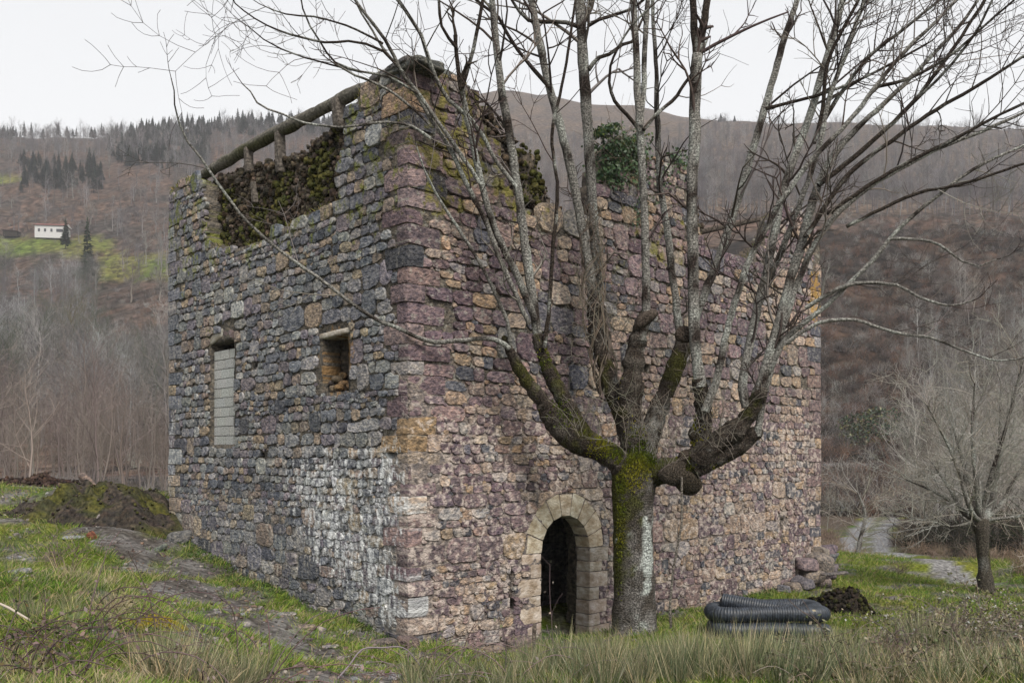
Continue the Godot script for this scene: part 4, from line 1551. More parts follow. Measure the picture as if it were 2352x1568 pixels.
func make_cover() -> void:
	# short turf
	var greens := [Color(0.1, 0.18, 0.025), Color(0.15, 0.21, 0.035), Color(0.23, 0.225, 0.07), Color(0.08, 0.13, 0.025)]
	var meshes := [tuft(16, 0.1, 0.04, 0.11, 0.004, 0.6, 0.2, greens), tuft(14, 0.12, 0.05, 0.15, 0.004, 0.7, 0.25, greens + [Color(0.3, 0.25, 0.14)])]
	for v in 2:
		var xf := []
		var cols := []
		var tries := 30000
		for i in tries:
			var d := 6.5 * pow(34.0 / 6.5, pow(rng.randf(), 0.85))
			var x := R(-0.72, 0.72) * d
			if in_tower(x, -d, 0.05) or track_dist(x, -d) < 1.0 and d > 24.0:
				continue
			var g := grassy(x, -d)
			if g < 0.42 + R(-0.15, 0.2):
				continue
			xf.append(spin(Vector3(x, ground_at(x, -d), -d), R(0.7, 1.5) * (1.0 + d * 0.015)))
			cols.append(jit(Color.WHITE, 0.2))
		copies("grass", meshes[v], M.leaf, xf, cols, "short green and straw turf over the ground round the tower" if v == 0 else "longer dry green grass mixed through the turf", "grass")
	# rushes and long dead grass on the bank before the viewer
	var straw := [Color(0.36, 0.3, 0.19), Color(0.27, 0.235, 0.15), Color(0.17, 0.18, 0.1), Color(0.42, 0.37, 0.27)]
	var rush := [Color(0.1, 0.125, 0.06), Color(0.14, 0.16, 0.085), Color(0.2, 0.2, 0.12), Color(0.33, 0.29, 0.19), Color(0.075, 0.095, 0.05)]
	var kinds := [tuft(46, 0.16, 0.35, 0.8, 0.005, 0.45, 0.05, rush), tuft(36, 0.2, 0.25, 0.65, 0.0055, 0.9, 0.14, straw), tuft(36, 0.15, 0.3, 0.66, 0.0052, 0.6, 0.1, rush + straw)]
	# [pixel x from, to, depth from, to, how many, kind, size from, to]
	var beds := [
		[340, 600, 8.5, 9.4, 40, 0, 0.6, 0.85], [320, 560, 8.4, 9.2, 46, 1, 0.6, 0.85], [-60, 330, 6.9, 8.3, 34, 1, 0.25, 0.5], [600, 900, 8.8, 9.6, 14, 2, 0.35, 0.55],
		[930, 1250, 9.6, 11.2, 70, 2, 0.4, 0.75], [1240, 1400, 9.6, 12.2, 60, 2, 0.5, 0.85], [1180, 1440, 11.0, 12.8, 70, 0, 0.5, 0.85], [1380, 1720, 9.6, 12.0, 90, 0, 0.5, 0.85], [1380, 1900, 9.6, 12.3, 60, 1, 0.4, 0.75],
		[1700, 2000, 9.4, 12.6, 90, 0, 0.55, 0.9], [1900, 2400, 8.8, 13.0, 150, 2, 0.5, 0.9], [1950, 2400, 8.6, 13.5, 90, 1, 0.4, 0.8], [150, 290, 11.0, 13.0, 26, 1, 0.4, 0.7], [20, 240, 9.5, 12.0, 22, 0, 0.3, 0.5],
		[1560, 1660, 14.2, 14.8, 10, 1, 0.3, 0.5], [1180, 1260, 13.5, 14.5, 8, 1, 0.3, 0.5], [2090, 2200, 11.5, 13.0, 40, 0, 0.7, 1.0],
	]
	var sets := [[], [], []]
	var tints := [[], [], []]
	for b in beds:
		for i in b[4]:
			var d := R(b[2], b[3])
			var x := (R(b[0], b[1]) - 1176.0) / F * d
			if in_tower(x, -d, 0.2):
				continue
			sets[b[5]].append(spin(Vector3(x, ground_at(x, -d), -d), R(b[6], b[7]), 0.25))
			tints[b[5]].append(jit(Color.WHITE, 0.25))
	for k in 3:
		copies(["rushes", "dead_grass", "mixed_grass"][k], kinds[k], M.leaf, sets[k], tints[k], ["clumps of grey green rushes on the near bank", "long straw coloured dead grass on the near bank", "rushes mixed with straw on the near bank"][k], "grass")
	# pebbles and chips of stone
	var mb := MB.new()
	rock(mb, Vector3.ZERO, 0.05, 0.03, 0.045, Basis(), Color.WHITE, 3.0, 0.01, 2)
	var xf := []
	var cols := []
	for i in 10000:
		var d := 8.5 * pow(26.0 / 8.5, rng.randf())
		var x := R(-0.62, 0.25) * d
		if in_tower(x, -d, 0.1):
			continue
		var g := grassy(x, -d)
		if g > 0.4 + R(-0.2, 0.35):
			continue
		xf.append(spin(Vector3(x, ground_at(x, -d) + 0.005, -d), 0.25 + 1.1 * pow(rng.randf(), 4.0), 0.5))
		cols.append(jit([Color(0.3, 0.28, 0.26), Color(0.2, 0.17, 0.16), Color(0.42, 0.4, 0.38), Color(0.26, 0.19, 0.15)][rng.randi() % 4], 0.25))
	copies("gravel", mb.mesh(), M.stone, xf, cols, "small stones and gravel strewn over the trodden path", "gravel")
	# low weeds at the foot of the walls
	var weeds := tuft(20, 0.1, 0.05, 0.16, 0.011, 0.9, 0.3, [Color(0.07, 0.12, 0.035), Color(0.1, 0.15, 0.05), Color(0.06, 0.085, 0.03)])
	xf = []
	cols = []
	for i in 420:
		var right := rng.randf() < 0.35
		var u := R(0.2, RU if right else LU)
		var p := fp(right, u, 0, R(0.03, 0.7) * rng.randf() + 0.03)
		xf.append(spin(Vector3(p.x, ground_at(p.x, p.z), p.z), R(0.5, 1.2)))
		cols.append(jit(Color.WHITE, 0.25))
	copies("weeds", weeds, M.leaf, xf, cols, "low green weeds along the foot of the tower walls", "weeds")


func bramble(mb: MB, lf: MB, p: Vector3, dir: Vector3, len_: float, col: Color, leaves: int, lc: Array) -> void:
	var n := 8
	var pts := PackedVector3Array([p])
	var rad := PackedFloat32Array([0.007])
	var d := dir
	for i in n:
		d = (d + Vector3(dir.x * 0.12, -0.22, dir.z * 0.12) + rv() * 0.12).normalized()
		p += d * len_ / n
		p.y = maxf(p.y, ground_at(p.x, p.z) + 0.02)
		pts.append(p)
		rad.append(lerpf(0.0065, 0.003, float(i) / n))
		if i > 1 and rng.randf() < 0.35:
			grow(mb, p, (d + rv() * 0.9).normalized(), len_ * 0.25, 0.0035, 0, col, 0.02)
		for e in leaves:
			var o := p + rv() * 0.07
			var a := rv().normalized() * R(0.018, 0.034)
			var b := a.cross(rv()).normalized() * R(0.012, 0.022)
			var c: Color = jit(lc[rng.randi() % lc.size()], 0.3)
			lf.tri_flat(o - a, o + b, o + a, c)
			lf.tri_flat(o - a, o + a, o - b, c)
	tube(mb, pts, rad, 4, "", col)


func make_brambles() -> void:
	# [label, pixel x from, to, depth from, to, canes, length from, to, leaves, cane colour, leaf colours]
	var patches := [
		["leafless bramble canes tangled in the rushes beside the yellow moss cushion", 120, 620, 8.4, 10.6, 40, 0.7, 1.6, 1, Color(0.13, 0.09, 0.09), [Color(0.13, 0.12, 0.06), Color(0.2, 0.15, 0.14), Color(0.08, 0.11, 0.05)]],
		["dark bramble patch on the grassy bank below the grey flat stone", -80, 200, 7.2, 9.2, 34, 0.5, 1.2, 2, Color(0.1, 0.07, 0.07), [Color(0.12, 0.1, 0.05), Color(0.16, 0.12, 0.11), Color(0.07, 0.09, 0.04)]],
		["bramble canes arching out of the grass before the doorway", 880, 1440, 10.0, 13.2, 46, 0.6, 1.5, 1, Color(0.16, 0.12, 0.12), [Color(0.12, 0.12, 0.07), Color(0.2, 0.17, 0.15)]],
		["broad silvery bramble thicket below the pollarded tree by the track", 2060, 2420, 11.5, 16.0, 190, 0.5, 1.3, 5, Color(0.15, 0.12, 0.11), [Color(0.26, 0.25, 0.22), Color(0.14, 0.13, 0.08), Color(0.2, 0.17, 0.13), Color(0.1, 0.1, 0.06)]],
		["brown bramble thicket among rushes below the black pipe coil", 1840, 2300, 9.2, 12.5, 110, 0.5, 1.1, 3, Color(0.16, 0.13, 0.11), [Color(0.2, 0.18, 0.13), Color(0.13, 0.12, 0.07), Color(0.09, 0.1, 0.05)]],
	]
	for q in patches:
		var mb := MB.new()
		var lf := MB.new()
		var cd: float = (q[3] + q[4]) / 2.0
		var cx: float = ((q[1] + q[2]) / 2.0 - 1176.0) / F * cd
		var o := Vector3(cx, ground_at(cx, -cd), -cd)
		var t := thing("bramble", q[0], "bramble", o, "bramble thickets on the near bank")
		for i in q[5]:
			var d := R(q[3], q[4])
			var x := (R(q[1], q[2]) - 1176.0) / F * d
			bramble(mb, lf, Vector3(x, ground_at(x, -d) - 0.02, -d), Vector3(R(-0.8, 0.8), 1.0, R(-0.5, 0.5)).normalized(), R(q[6], q[7]), jit(q[9], 0.3), q[8], q[10])
		put(mb, "canes", M.twig, t, o, "stuff")
		put(lf, "leaves", M.leaf, t, o, "stuff")


func loose_stone(label: String, x: float, y: float, d: float, hx: float, hy: float, hz: float, col: Color, tilt := 0.0, turn := 0.0, group := "", p := 4.0) -> void:
	var o := px(x, y, d)
	o.y = ground_at(o.x, o.z) + hy * 0.45
	var mb := MB.new()
	rock(mb, o, hx, hy, hz, Basis(Vector3.UP, turn) * Basis(Vector3(0, 0, 1), tilt), col, p, 0.03, 5)
	tag(put(mb, "loose_stone", M.stone, self, Vector3(o.x, o.y - hy, o.z)), label, "stone", group)


func make_stones() -> void:
	var grey := Color(0.36, 0.36, 0.35)
	var tan_ := Color(0.36, 0.3, 0.24)
	loose_stone("tan stone slab standing tilted on top of the spoil heap", 205, 1118, 22.0, 0.1, 0.34, 0.2, Color(0.36, 0.28, 0.24), 0.7, 0.5)
	loose_stone("pale flat slab lying before the spoil heap", 168, 1198, 18.8, 0.22, 0.03, 0.18, Color(0.55, 0.58, 0.6), 0.05, 0.4)
	loose_stone("grey pointed shard standing in the dark side of the spoil heap", 226, 1172, 20.0, 0.09, 0.18, 0.05, Color(0.4, 0.36, 0.35), -0.3, 0.6)
	loose_stone("broken red brick lump below the spoil heap", 208, 1203, 18.8, 0.08, 0.11, 0.08, Color(0.34, 0.14, 0.09), 0.4, 0.2)
	loose_stone("small grey chip next to the red brick lump", 216, 1212, 18.4, 0.06, 0.04, 0.07, grey, 0.2, 0.8)
	loose_stone("long pale grey block bedded in the mossy crest of the spoil heap", 278, 1160, 20.8, 0.2, 0.08, 0.14, Color(0.4, 0.43, 0.46), 0.1, 0.3)
	loose_stone("mossy ridge slab on the spoil heap nearest the tower corner", 350, 1142, 21.5, 0.3, 0.06, 0.2, Color(0.26, 0.25, 0.13), 0.2, 0.2)
	loose_stone("flat stone leaning in the grass beside the tower foot", 362, 1236, 19.0, 0.2, 0.05, 0.13, Color(0.27, 0.3, 0.25), 0.35, 0.3)
	loose_stone("big overhanging grey boulder jammed against the tower foot", 412, 1232, 20.3, 0.28, 0.17, 0.25, Color(0.25, 0.25, 0.24), -0.1, 0.3)
	loose_stone("grey flat stone sunk in the grassy bank", 46, 1312, 12.0, 0.13, 0.05, 0.1, Color(0.36, 0.36, 0.36), 0.05, 0.1)
	loose_stone("long pale sliver of stone beside the grey flat stone on the bank", 8, 1312, 11.9, 0.12, 0.025, 0.05, Color(0.45, 0.43, 0.42), 0.2, 0.2)
	loose_stone("small pink stone in the moss of the grassy bank", 84, 1374, 10.6, 0.05, 0.03, 0.04, Color(0.4, 0.31, 0.28))
	loose_stone("pale triangular slab lying flat on the grass below the lime washed wall", 654, 1412, 15.0, 0.19, 0.02, 0.14, Color(0.5, 0.46, 0.44), 0.0, 0.3)
	loose_stone("pair of flat tan slabs end to end on the trampled ground, the longer one", 702, 1452, 14.2, 0.16, 0.04, 0.1, tan_, 0.1, 0.2)
	loose_stone("flat tan slab, the shorter one, touching the longer tan slab", 738, 1440, 14.3, 0.08, 0.05, 0.08, Color(0.42, 0.38, 0.35), -0.3, 0.5)
	loose_stone("thin pale slab lying level on the bare ground", 756, 1480, 13.4, 0.15, 0.02, 0.08, Color(0.48, 0.44, 0.42), 0.05, -0.1)
	loose_stone("pale chip of stone in the grass near the wall foot", 800, 1432, 14.6, 0.09, 0.03, 0.07, Color(0.46, 0.44, 0.42), 0.2, 0.9)
	loose_stone("large brown wedge of stone lying before the tower corner", 878, 1462, 13.9, 0.24, 0.09, 0.16, Color(0.25, 0.215, 0.19), 0.12, -0.2)
	loose_stone("square purple stone set against the foot of the corner", 938, 1490, 14.0, 0.13, 0.13, 0.12, Color(0.27, 0.21, 0.19), 0.0, 0.75)
	loose_stone("white rounded stone half buried by the brambles", 820, 1545, 10.8, 0.08, 0.06, 0.07, Color(0.5, 0.47, 0.45))
	loose_stone("grey lump of stone in black soil by the arching cane", 905, 1548, 10.6, 0.07, 0.05, 0.07, Color(0.42, 0.41, 0.42))
	loose_stone("rounded tan boulder at the foot of the doorway wall", 1135, 1482, 15.4, 0.26, 0.15, 0.16, Color(0.36, 0.29, 0.24), 0.1, 0.75, "", 3.0)
	loose_stone("purple block at the foot of the doorway jamb beside the tan boulder", 1196, 1462, 16.0, 0.2, 0.13, 0.15, Color(0.29, 0.23, 0.22), 0.0, 0.75)
	loose_stone("small stone on top of grit beside the doorway boulder", 1200, 1500, 15.2, 0.12, 0.11, 0.12, Color(0.33, 0.26, 0.22), 0.0, 0.4)
	# boulders fallen from the far corner
	var cols := [Color(0.33, 0.28, 0.25), Color(0.24, 0.24, 0.25), Color(0.3, 0.25, 0.27), Color(0.38, 0.33, 0.28)]
	var k := 0
	for q in [[1858, 1350, 0.3], [1892, 1345, 0.24], [1880, 1378, 0.22], [1842, 1378, 0.24], [1862, 1402, 0.18], [1815, 1392, 0.22], [1898, 1318, 0.2], [1790, 1400, 0.17], [1905, 1372, 0.16], [1770, 1405, 0.14], [1835, 1340, 0.2], [1872, 1322, 0.19]]:
		var u := on_face(true, minf(q[0], 1880.0), q[1]).x
		var lift := clampf((1400.0 - q[1]) / 85.0, 0.0, 1.0) * 0.75
		var p := fp(true, minf(u, RU + 0.1), 0, 0.35 - lift * 0.25)
		if q[0] > 1884:
			p = fp(true, RU + 0.25, 0, 0.2 - lift * 0.2)
		p.y = ground_at(p.x, p.z) + lift
		var mb := MB.new()
		rock(mb, p + Vector3(0, q[2] * 0.4, 0), q[2] * R(0.9, 1.2), q[2] * R(0.65, 0.85), q[2], Basis(Vector3.UP, R(0, 3)), jit(cols[k % 4], 0.15), 5.5, 0.09, 5)
		tag(put(mb, "fallen_boulder", M.stone, self, p), "fallen boulder heaped against the tower corner behind the pipe coil", "stone", "boulders fallen at the tower corner behind the pipes")
		k += 1
	var mb := MB.new()
	var o := px(1918, 1342, 22.6)
	o.y = ground_at(o.x, o.z) + 0.42
	block(mb, box_corners(o, Vector3(0.35, 0.01, -0.1), Vector3(0, 0.03, 0), Vector3(0.03, 0, 0.12)), 8.0, 0.02, Color(0.25, 0.23, 0.22), 4)
	tag(put(mb, "slate_slab", M.stone, self, o), "thin dark slab poking out beyond the fallen boulders", "slab")


func heap(called: String, label: String, cat: String, at: Vector3, rx: float, rz: float, h: float, n: int, cols: Array, lo: float, hi: float) -> void:
	var t := thing(called, label, cat, at)
	var mb := MB.new()
	var az := 72
	var rings := 26
	for j in rings + 1:
		var f := float(j) / rings
		for i in az:
			var a := TAU * i / az
			var x := cos(a) * rx * f
			var z := sin(a) * rz * f
			var hh := h * (1.0 - f * f) * (0.75 + 0.9 * n1.get_noise_2d((at.x + x) * 9.0, (at.z + z) * 9.0))
			var g := ground_at(at.x + x, at.z + z)
			var pick_ := int(clampf(0.5 + 0.9 * n2.get_noise_2d((at.x + x) * 8.0, (at.z + z) * 8.0), 0.0, 0.999) * cols.size())
			mb.vert(Vector3(at.x + x, g + hh - 0.06 * f, at.z + z), jit(cols[pick_], 0.25))
	for j in rings:
		for i in az:
			var i2 := (i + 1) % az
			mb.quad(j * az + i, (j + 1) * az + i, (j + 1) * az + i2, j * az + i2)
	put(mb, "mound", M.earth, t, at)
	mb = MB.new()
	for i in n:
		var a := R(0, TAU)
		var f := sqrt(rng.randf())
		var x := at.x + cos(a) * rx * f
		var z := at.z + sin(a) * rz * f
		var hh := h * (1.0 - f * f) * (0.75 + 0.9 * n1.get_noise_2d(x * 9.0, z * 9.0))
		lump(mb, Vector3(x, ground_at(x, z) + hh, z), R(lo, hi), jit(cols[rng.randi() % cols.size()], 0.35))
	put(mb, "clods", M.earth, t, at, "stuff")


func make_heaps() -> void:
	var soil := [Color(0.075, 0.065, 0.056), Color(0.1, 0.085, 0.07), Color(0.085, 0.085, 0.045), Color(0.12, 0.12, 0.04)]
	var p := px(245, 1190, 20.9)
	p.y = ground_at(p.x, p.z)
	heap("spoil_heap", "dark earthen spoil heap with moss and slabs beside the tower", "heap", p, 2.5, 1.2, 0.75, 260, soil, 0.01, 0.05)
	p = px(95, 1118, 25.0)
	p.y = ground_at(p.x, p.z)
	heap("earth_heap", "low brown heap of earth and roots at the edge of the slope", "heap", p, 1.6, 1.0, 0.3, 420, [Color(0.09, 0.062, 0.052), Color(0.12, 0.085, 0.07), Color(0.06, 0.045, 0.04)], 0.02, 0.08)
	p = px(1930, 1432, 18.6)
	p.y = ground_at(p.x, p.z)
	heap("rubbish_heap", "black heap of rotting debris behind the pipe coil", "heap", p, 0.9, 0.6, 0.5, 520, [Color(0.03, 0.026, 0.022), Color(0.05, 0.042, 0.034), Color(0.075, 0.075, 0.03)], 0.015, 0.065)
	p = px(340, 1452, 10.8)
	p.y = ground_at(p.x, p.z)
	var t := thing("moss_cushion", "bright golden yellow moss cushion at the edge of the rushes", "moss", p)
	var mb := MB.new()
	var az := 30
	for j in 9:
		var f := j / 8.0
		for i in az:
			var a := TAU * i / az
			var x := p.x + cos(a) * 0.45 * f
			var z := p.z + sin(a) * 0.3 * f
			mb.vert(Vector3(x, ground_at(x, z) + 0.14 * (1.0 - f * f) * (0.8 + 0.7 * n1.get_noise_2d(x * 20.0, z * 20.0)) - 0.03 * f, z), jit(Color(0.2, 0.145, 0.02), 0.25))
	for j in 8:
		for i in az:
			var i2 := (i + 1) % az
			mb.quad(j * az + i, (j + 1) * az + i, (j + 1) * az + i2, j * az + i2)
	put(mb, "mound", M.earth, t, p)
	mb = MB.new()
	for i in 4200:
		var a := R(0, TAU)
		var f := sqrt(rng.randf())
		var x := p.x + cos(a) * 0.46 * f
		var z := p.z + sin(a) * 0.31 * f
		var o := Vector3(x, ground_at(x, z) + 0.14 * (1.0 - f * f) * (0.8 + 0.7 * n1.get_noise_2d(x * 20.0, z * 20.0)), z)
		var up := Vector3(R(-0.6, 0.6), 1, R(-0.6, 0.6)).normalized()
		var sd := up.cross(rv()).normalized() * 0.008
		mb.tri_flat(o - sd, o + sd, o + up * R(0.015, 0.04), jit(Color(0.3, 0.23, 0.03) if rng.randf() < 0.6 else Color(0.17, 0.16, 0.03), 0.3))
	put(mb, "fronds", M.moss, t, p, "stuff")


func make_pipes() -> void:
	var base := px(1770, 1482, 15.4)
	base.y = ground_at(base.x, base.z) - 0.13
	var t := thing("drain_pipe_coil", "coil of black corrugated plastic drain pipe lying in the grass", "pipe", base)
	var r := 0.135
	# flattened loops, one on top of the other: [left, right, depth of the loop, height, tilt]
	var loops := [[-1.02, 0.92, 0.62, 0.13, 0.0], [-0.95, 0.9, 0.6, 0.4, 0.02], [-0.98, 0.8, 0.58, 0.66, 0.03]]
	var pts := PackedVector3Array()
	# loose end at the right in front
	pts.append(base + Vector3(1.1, 0.1, 0.42))
	pts.append(base + Vector3(0.85, 0.14, 0.36))
	var y := 0.15
	for l in 3:
		var q: Array = loops[l]
		var n := 26
		for k in n:
			var a := -PI / 2.0 + TAU * k / n
			var cxx: float = (q[0] + q[1]) / 2.0
			var hw: float = (q[1] - q[0]) / 2.0
			# racetrack
			var s := -sin(a)
			var x := -cos(a)
			var ex := signf(x) * pow(absf(x), 0.42)
			var ez := signf(s) * pow(absf(s), 0.8)
			pts.append(base + Vector3(cxx + ex * hw * 0.98, q[3] + (0.27 if l < 2 else 0.0) * k / n * (1.0 if k > n / 2 else 0.0) + q[4] * ex, ez * q[2] * 0.6 - 0.15 * l * 0.4))
	pts.append(base + Vector3(-0.75, 0.8, -0.28))
	var rad := PackedFloat32Array()
	rad.resize(pts.size())
	rad.fill(r)
	# resample evenly so that each ridge is a ring
	var sm := smooth_line(pts, rad, 0.05)
	var line: PackedVector3Array = sm[0]
	var even := PackedVector3Array([line[0]])
	var er := PackedFloat32Array([r])
	var step := 0.014
	var left := step
	var ph := 0
	for i in line.size() - 1:
		var a := line[i]
		var b := line[i + 1]
		var len_ := a.distance_to(b)
		var at := left
		while at < len_:
			even.append(a.lerp(b, at / len_))
			ph += 1
			er.append(r if ph % 3 != 0 else r * 0.88)
			at += step
		left = at - len_
	var mb := MB.new()
	tube(mb, even, er, 16, "", Color(0.045, 0.055, 0.078))
	put(mb, "corrugated_pipe", M.plastic, t, base)
	mb = MB.new()
	var d0 := (even[0] - even[4]).normalized()
	tube(mb, PackedVector3Array([even[0] - d0 * 0.2, even[0] + d0 * 0.012]), PackedFloat32Array([r * 0.86, r * 0.86]), 16, "", Color(0.045, 0.055, 0.078))
	put(mb, "open_end", M.plastic, t, even[0])


func make_ivy() -> void:
	var at := fp(true, on_face(true, 1415, 400, 0.35).x, 0, -0.3)
	var h := on_face(true, 1415, 360, 0.35).y
	at.y = h - 0.9
	var t := thing("ivy", "dark green ivy bush growing on the broken wall head", "ivy", at)
	var mb := MB.new()
	var st := MB.new()
	var balls := [[1405, 340, 32, 26], [1435, 328, 28, 22], [1450, 350, 18, 24], [1392, 395, 22, 26], [1425, 385, 30, 24], [1445, 405, 18, 22], [1400, 425, 24, 16], [1540, 372, 22, 22], [1385, 300, 14, 12], [1450, 470, 20, 50], [1500, 420, 45, 50]]
	for b in balls:
		var thin: bool = b[1] > 415 or b[0] > 1480
		for i in (160 if thin else 420):
			var gx := rng.randfn() * 0.55
			var gy := rng.randfn() * 0.55
			var q := on_face(true, b[0] + gx * b[2], b[1] + gy * b[3], 0.2)
			var o := fp(true, q.x, q.y, R(-0.5, 0.18) if not thin else R(-0.05, 0.1))
			var a := (rv() * 0.6 + Vector3(0, -0.6, 0)).normalized() * R(0.03, 0.055)
			var s := a.cross(NR + rv() * 0.8).normalized() * R(0.025, 0.05)
			var c := jit([Color(0.025, 0.055, 0.022), Color(0.035, 0.07, 0.024), Color(0.05, 0.085, 0.03), Color(0.1, 0.13, 0.03)][rng.randi() % (3 if b[1] > 330 else 4)], 0.3)
			mb.tri_flat(o, o + s + a * 0.4, o + a * 1.5, c)
			mb.tri_flat(o, o + a * 1.5, o - s + a * 0.4, c)
		for i in 5:
			var q := on_face(true, b[0], b[1] + 30, 0.2)
			grow(st, fp(true, q.x, q.y, R(-0.1, 0.08)), (Vector3(0, R(-1, 1), 0) + DR * R(-1, 1)).normalized(), R(0.4, 1.0), 0.009, 1, jit(Color(0.2, 0.17, 0.14), 0.3), 0.0)
	put(mb, "leaves", M.ivy, t, at, "stuff")
	put(st, "stems", M.twig, t, at, "stuff")


func make_small_things() -> void:
	var o := px(1226, 1500, 14.6)
	o.y = ground_at(o.x, o.z)
	var mb := MB.new()
	block(mb, box_corners(o + Vector3(0, 0.3, 0), Vector3(0.03, 0, 0.01), Vector3(0.02, 0.33, 0), Vector3(-0.01, 0, 0.03)), 8.0, 0.015, Color(0.24, 0.2, 0.17), 4)
	tag(put(mb, "wooden_stake", M.timber, self, o), "weathered wooden stake driven in beside the doorway", "stake")
	mb = MB.new()
	o = px(40, 1445, 9.6)
	o.y = ground_at(o.x, o.z) + 0.1
	tube(mb, PackedVector3Array([o + Vector3(-0.3, 0.16, 0.05), o + Vector3(-0.1, 0.05, 0), o + Vector3(0.14, -0.09, 0.0)]), PackedFloat32Array([0.012, 0.014, 0.012]), 6, "", Color(0.4, 0.35, 0.3))
	tag(put(mb, "dead_stick", M.twig, self, o), "pale dead stick leaning in the grass of the bank", "stick")
	mb = MB.new()
	var c := PackedVector3Array([px(770, 1568, 10.0), px(800, 1530, 10.1), px(832, 1491, 10.2), px(880, 1487, 10.3), px(925, 1487, 10.4), px(955, 1515, 10.5), px(985, 1560, 10.6)])
	var rr := PackedFloat32Array([0.011, 0.01, 0.009, 0.008, 0.007, 0.006, 0.005])
	c[0].y = ground_at(c[0].x, c[0].z) - 0.02
	var sm := smooth_line(c, rr, 0.05)
	tube(mb, sm[0], sm[1], 6, "", Color(0.2, 0.17, 0.19))
	tag(put(mb, "bramble_cane", M.twig, self, c[0]), "single grey bramble cane bent over in an arch", "cane")
	# bare saplings on the bank
	for q in [[160, 1345, 13.0, 0.55, "small leafless twiggy sapling on the bank edge above the path"], [130, 1352, 12.6, 0.4, "low leafless twiggy sapling beside the taller one on the bank"], [2215, 1530, 11.0, 0.5, "leafless forked sapling standing in the bramble thicket"], [2060, 1560, 10.0, 0.45, "thin red stemmed seedling among the rushes"]]:
		o = px(q[0], q[1], q[2])
		o.y = ground_at(o.x, o.z) - 0.02
		mb = MB.new()
		for e in 4:
			grow(mb, o, Vector3(R(-0.5, 0.5), 1.0, R(-0.3, 0.3)).normalized(), q[3] * R(0.7, 1.2), 0.008, 2, jit(Color(0.16, 0.12, 0.11), 0.2), 0.06)
		tag(put(mb, "sapling", M.twig, self, o), q[4], "sapling")


# ---------------------------------------------------------------- the valley behind
func hill_point(x: float, y: float, from := 70.0) -> Vector3:
	var s := (x - 1176.0) / F
	var d := from
	while d < 1000.0:
		if row_of(s * d, -d) <= y:
			break
		d *= 1.02
	return Vector3(s * d, ground_at(s * d, -d), -d)


func bare_tree(h: float, spread: float, r: float, limbs: int, twig: float, lvl: int) -> MB:
	var mb := MB.new()
	var pts := PackedVector3Array()
	var rad := PackedFloat32Array()
	var p := Vector3(0, -0.3, 0)
	for i in 8:
		pts.append(p)
		rad.append(lerpf(r, twig, pow(i / 7.0, 0.8)))
		p += Vector3(R(-0.02, 0.02) * h, h / 7.0 * 0.95, R(-0.02, 0.02) * h)
	tube(mb, pts, rad, 4, "", Color.WHITE)
	for i in limbs:
		var f := R(0.25, 1.0)
		var k := f * 6.9
		var o := pts[int(k)].lerp(pts[mini(int(k) + 1, 7)], k - int(k))
		var a := R(0, TAU)
		grow(mb, o, Vector3(cos(a) * spread, R(0.35, 1.0), sin(a) * spread).normalized(), h * R(0.22, 0.42) * (1.2 - 0.6 * f), maxf(r * 0.35 * (1.1 - f), twig), lvl, Color.WHITE, 0.12)
	return mb


func conifer(h: float, w: float, n: int, col: Color) -> MB:
	var mb := MB.new()
	tube(mb, PackedVector3Array([Vector3(0, -0.3, 0), Vector3(0, h * 0.5, 0), Vector3(0, h, 0)]), PackedFloat32Array([w * 0.07, w * 0.04, w * 0.01]), 5, "", Color(0.1, 0.085, 0.075))
	for i in n:
		var f := pow(rng.randf(), 0.8)
		var y := h * (0.16 + 0.84 * f)
		var rr := w * (1.05 - f) * R(0.5, 1.1)
		var a := R(0, TAU)
		var d := Vector3(cos(a), R(-0.35, 0.1), sin(a))
		var o := Vector3(0, y, 0)
		var e := o + d * rr
		var sd := d.cross(Vector3.UP).normalized() * rr * R(0.16, 0.3)
		var m := o + d * rr * 0.55 + Vector3(0, h * 0.012, 0)
		var c := jit(col, 0.35)
		mb.tri_flat(o, m + sd, e, c)
		mb.tri_flat(o, e, m - sd, c)
	return mb


func scrub(n: int, h: float) -> MB:
	var mb := MB.new()
	for i in n:
		var a := R(0, TAU)
		grow(mb, Vector3(R(-0.5, 0.5), -0.1, R(-0.5, 0.5)), Vector3(cos(a) * 0.7, 1.0, sin(a) * 0.7).normalized(), h * R(0.5, 1.0), 0.022, 1, jit(Color.WHITE, 0.2), 0.0)
	return mb


func scatter(called: String, label: String, cat: String, variants: Array, mat_: Material, boxes: Array, size: Array, cols: Array, gap := -1.0) -> void:
	# boxes: [x0, x1, y0, y1, how many] in pixels of the hillside they stand on
	var xf := []
	var tints := []
	for v in variants:
		xf.append([])
		tints.append([])
	for b in boxes:
		for i in b[4]:
			var x := R(b[0], b[1])
			var y := R(b[2], b[3])
			if gap > -1.0 and n1.get_noise_2d(x * 0.35, y * 0.55) < gap:
				continue
			var p := hill_point(x, y)
			if p.z < -990.0:
				continue
			var k := rng.randi() % variants.size()
			var s := R(size[0], size[1])
			xf[k].append(Transform3D(Basis(Vector3.UP, R(0, TAU)).scaled(Vector3(s, s * R(0.85, 1.2), s)), p))
			tints[k].append(jit(cols[rng.randi() % cols.size()], 0.22))
	for k in variants.size():
		if xf[k].size():
			copies(called, variants[k], mat_, xf[k], tints[k], label, cat)


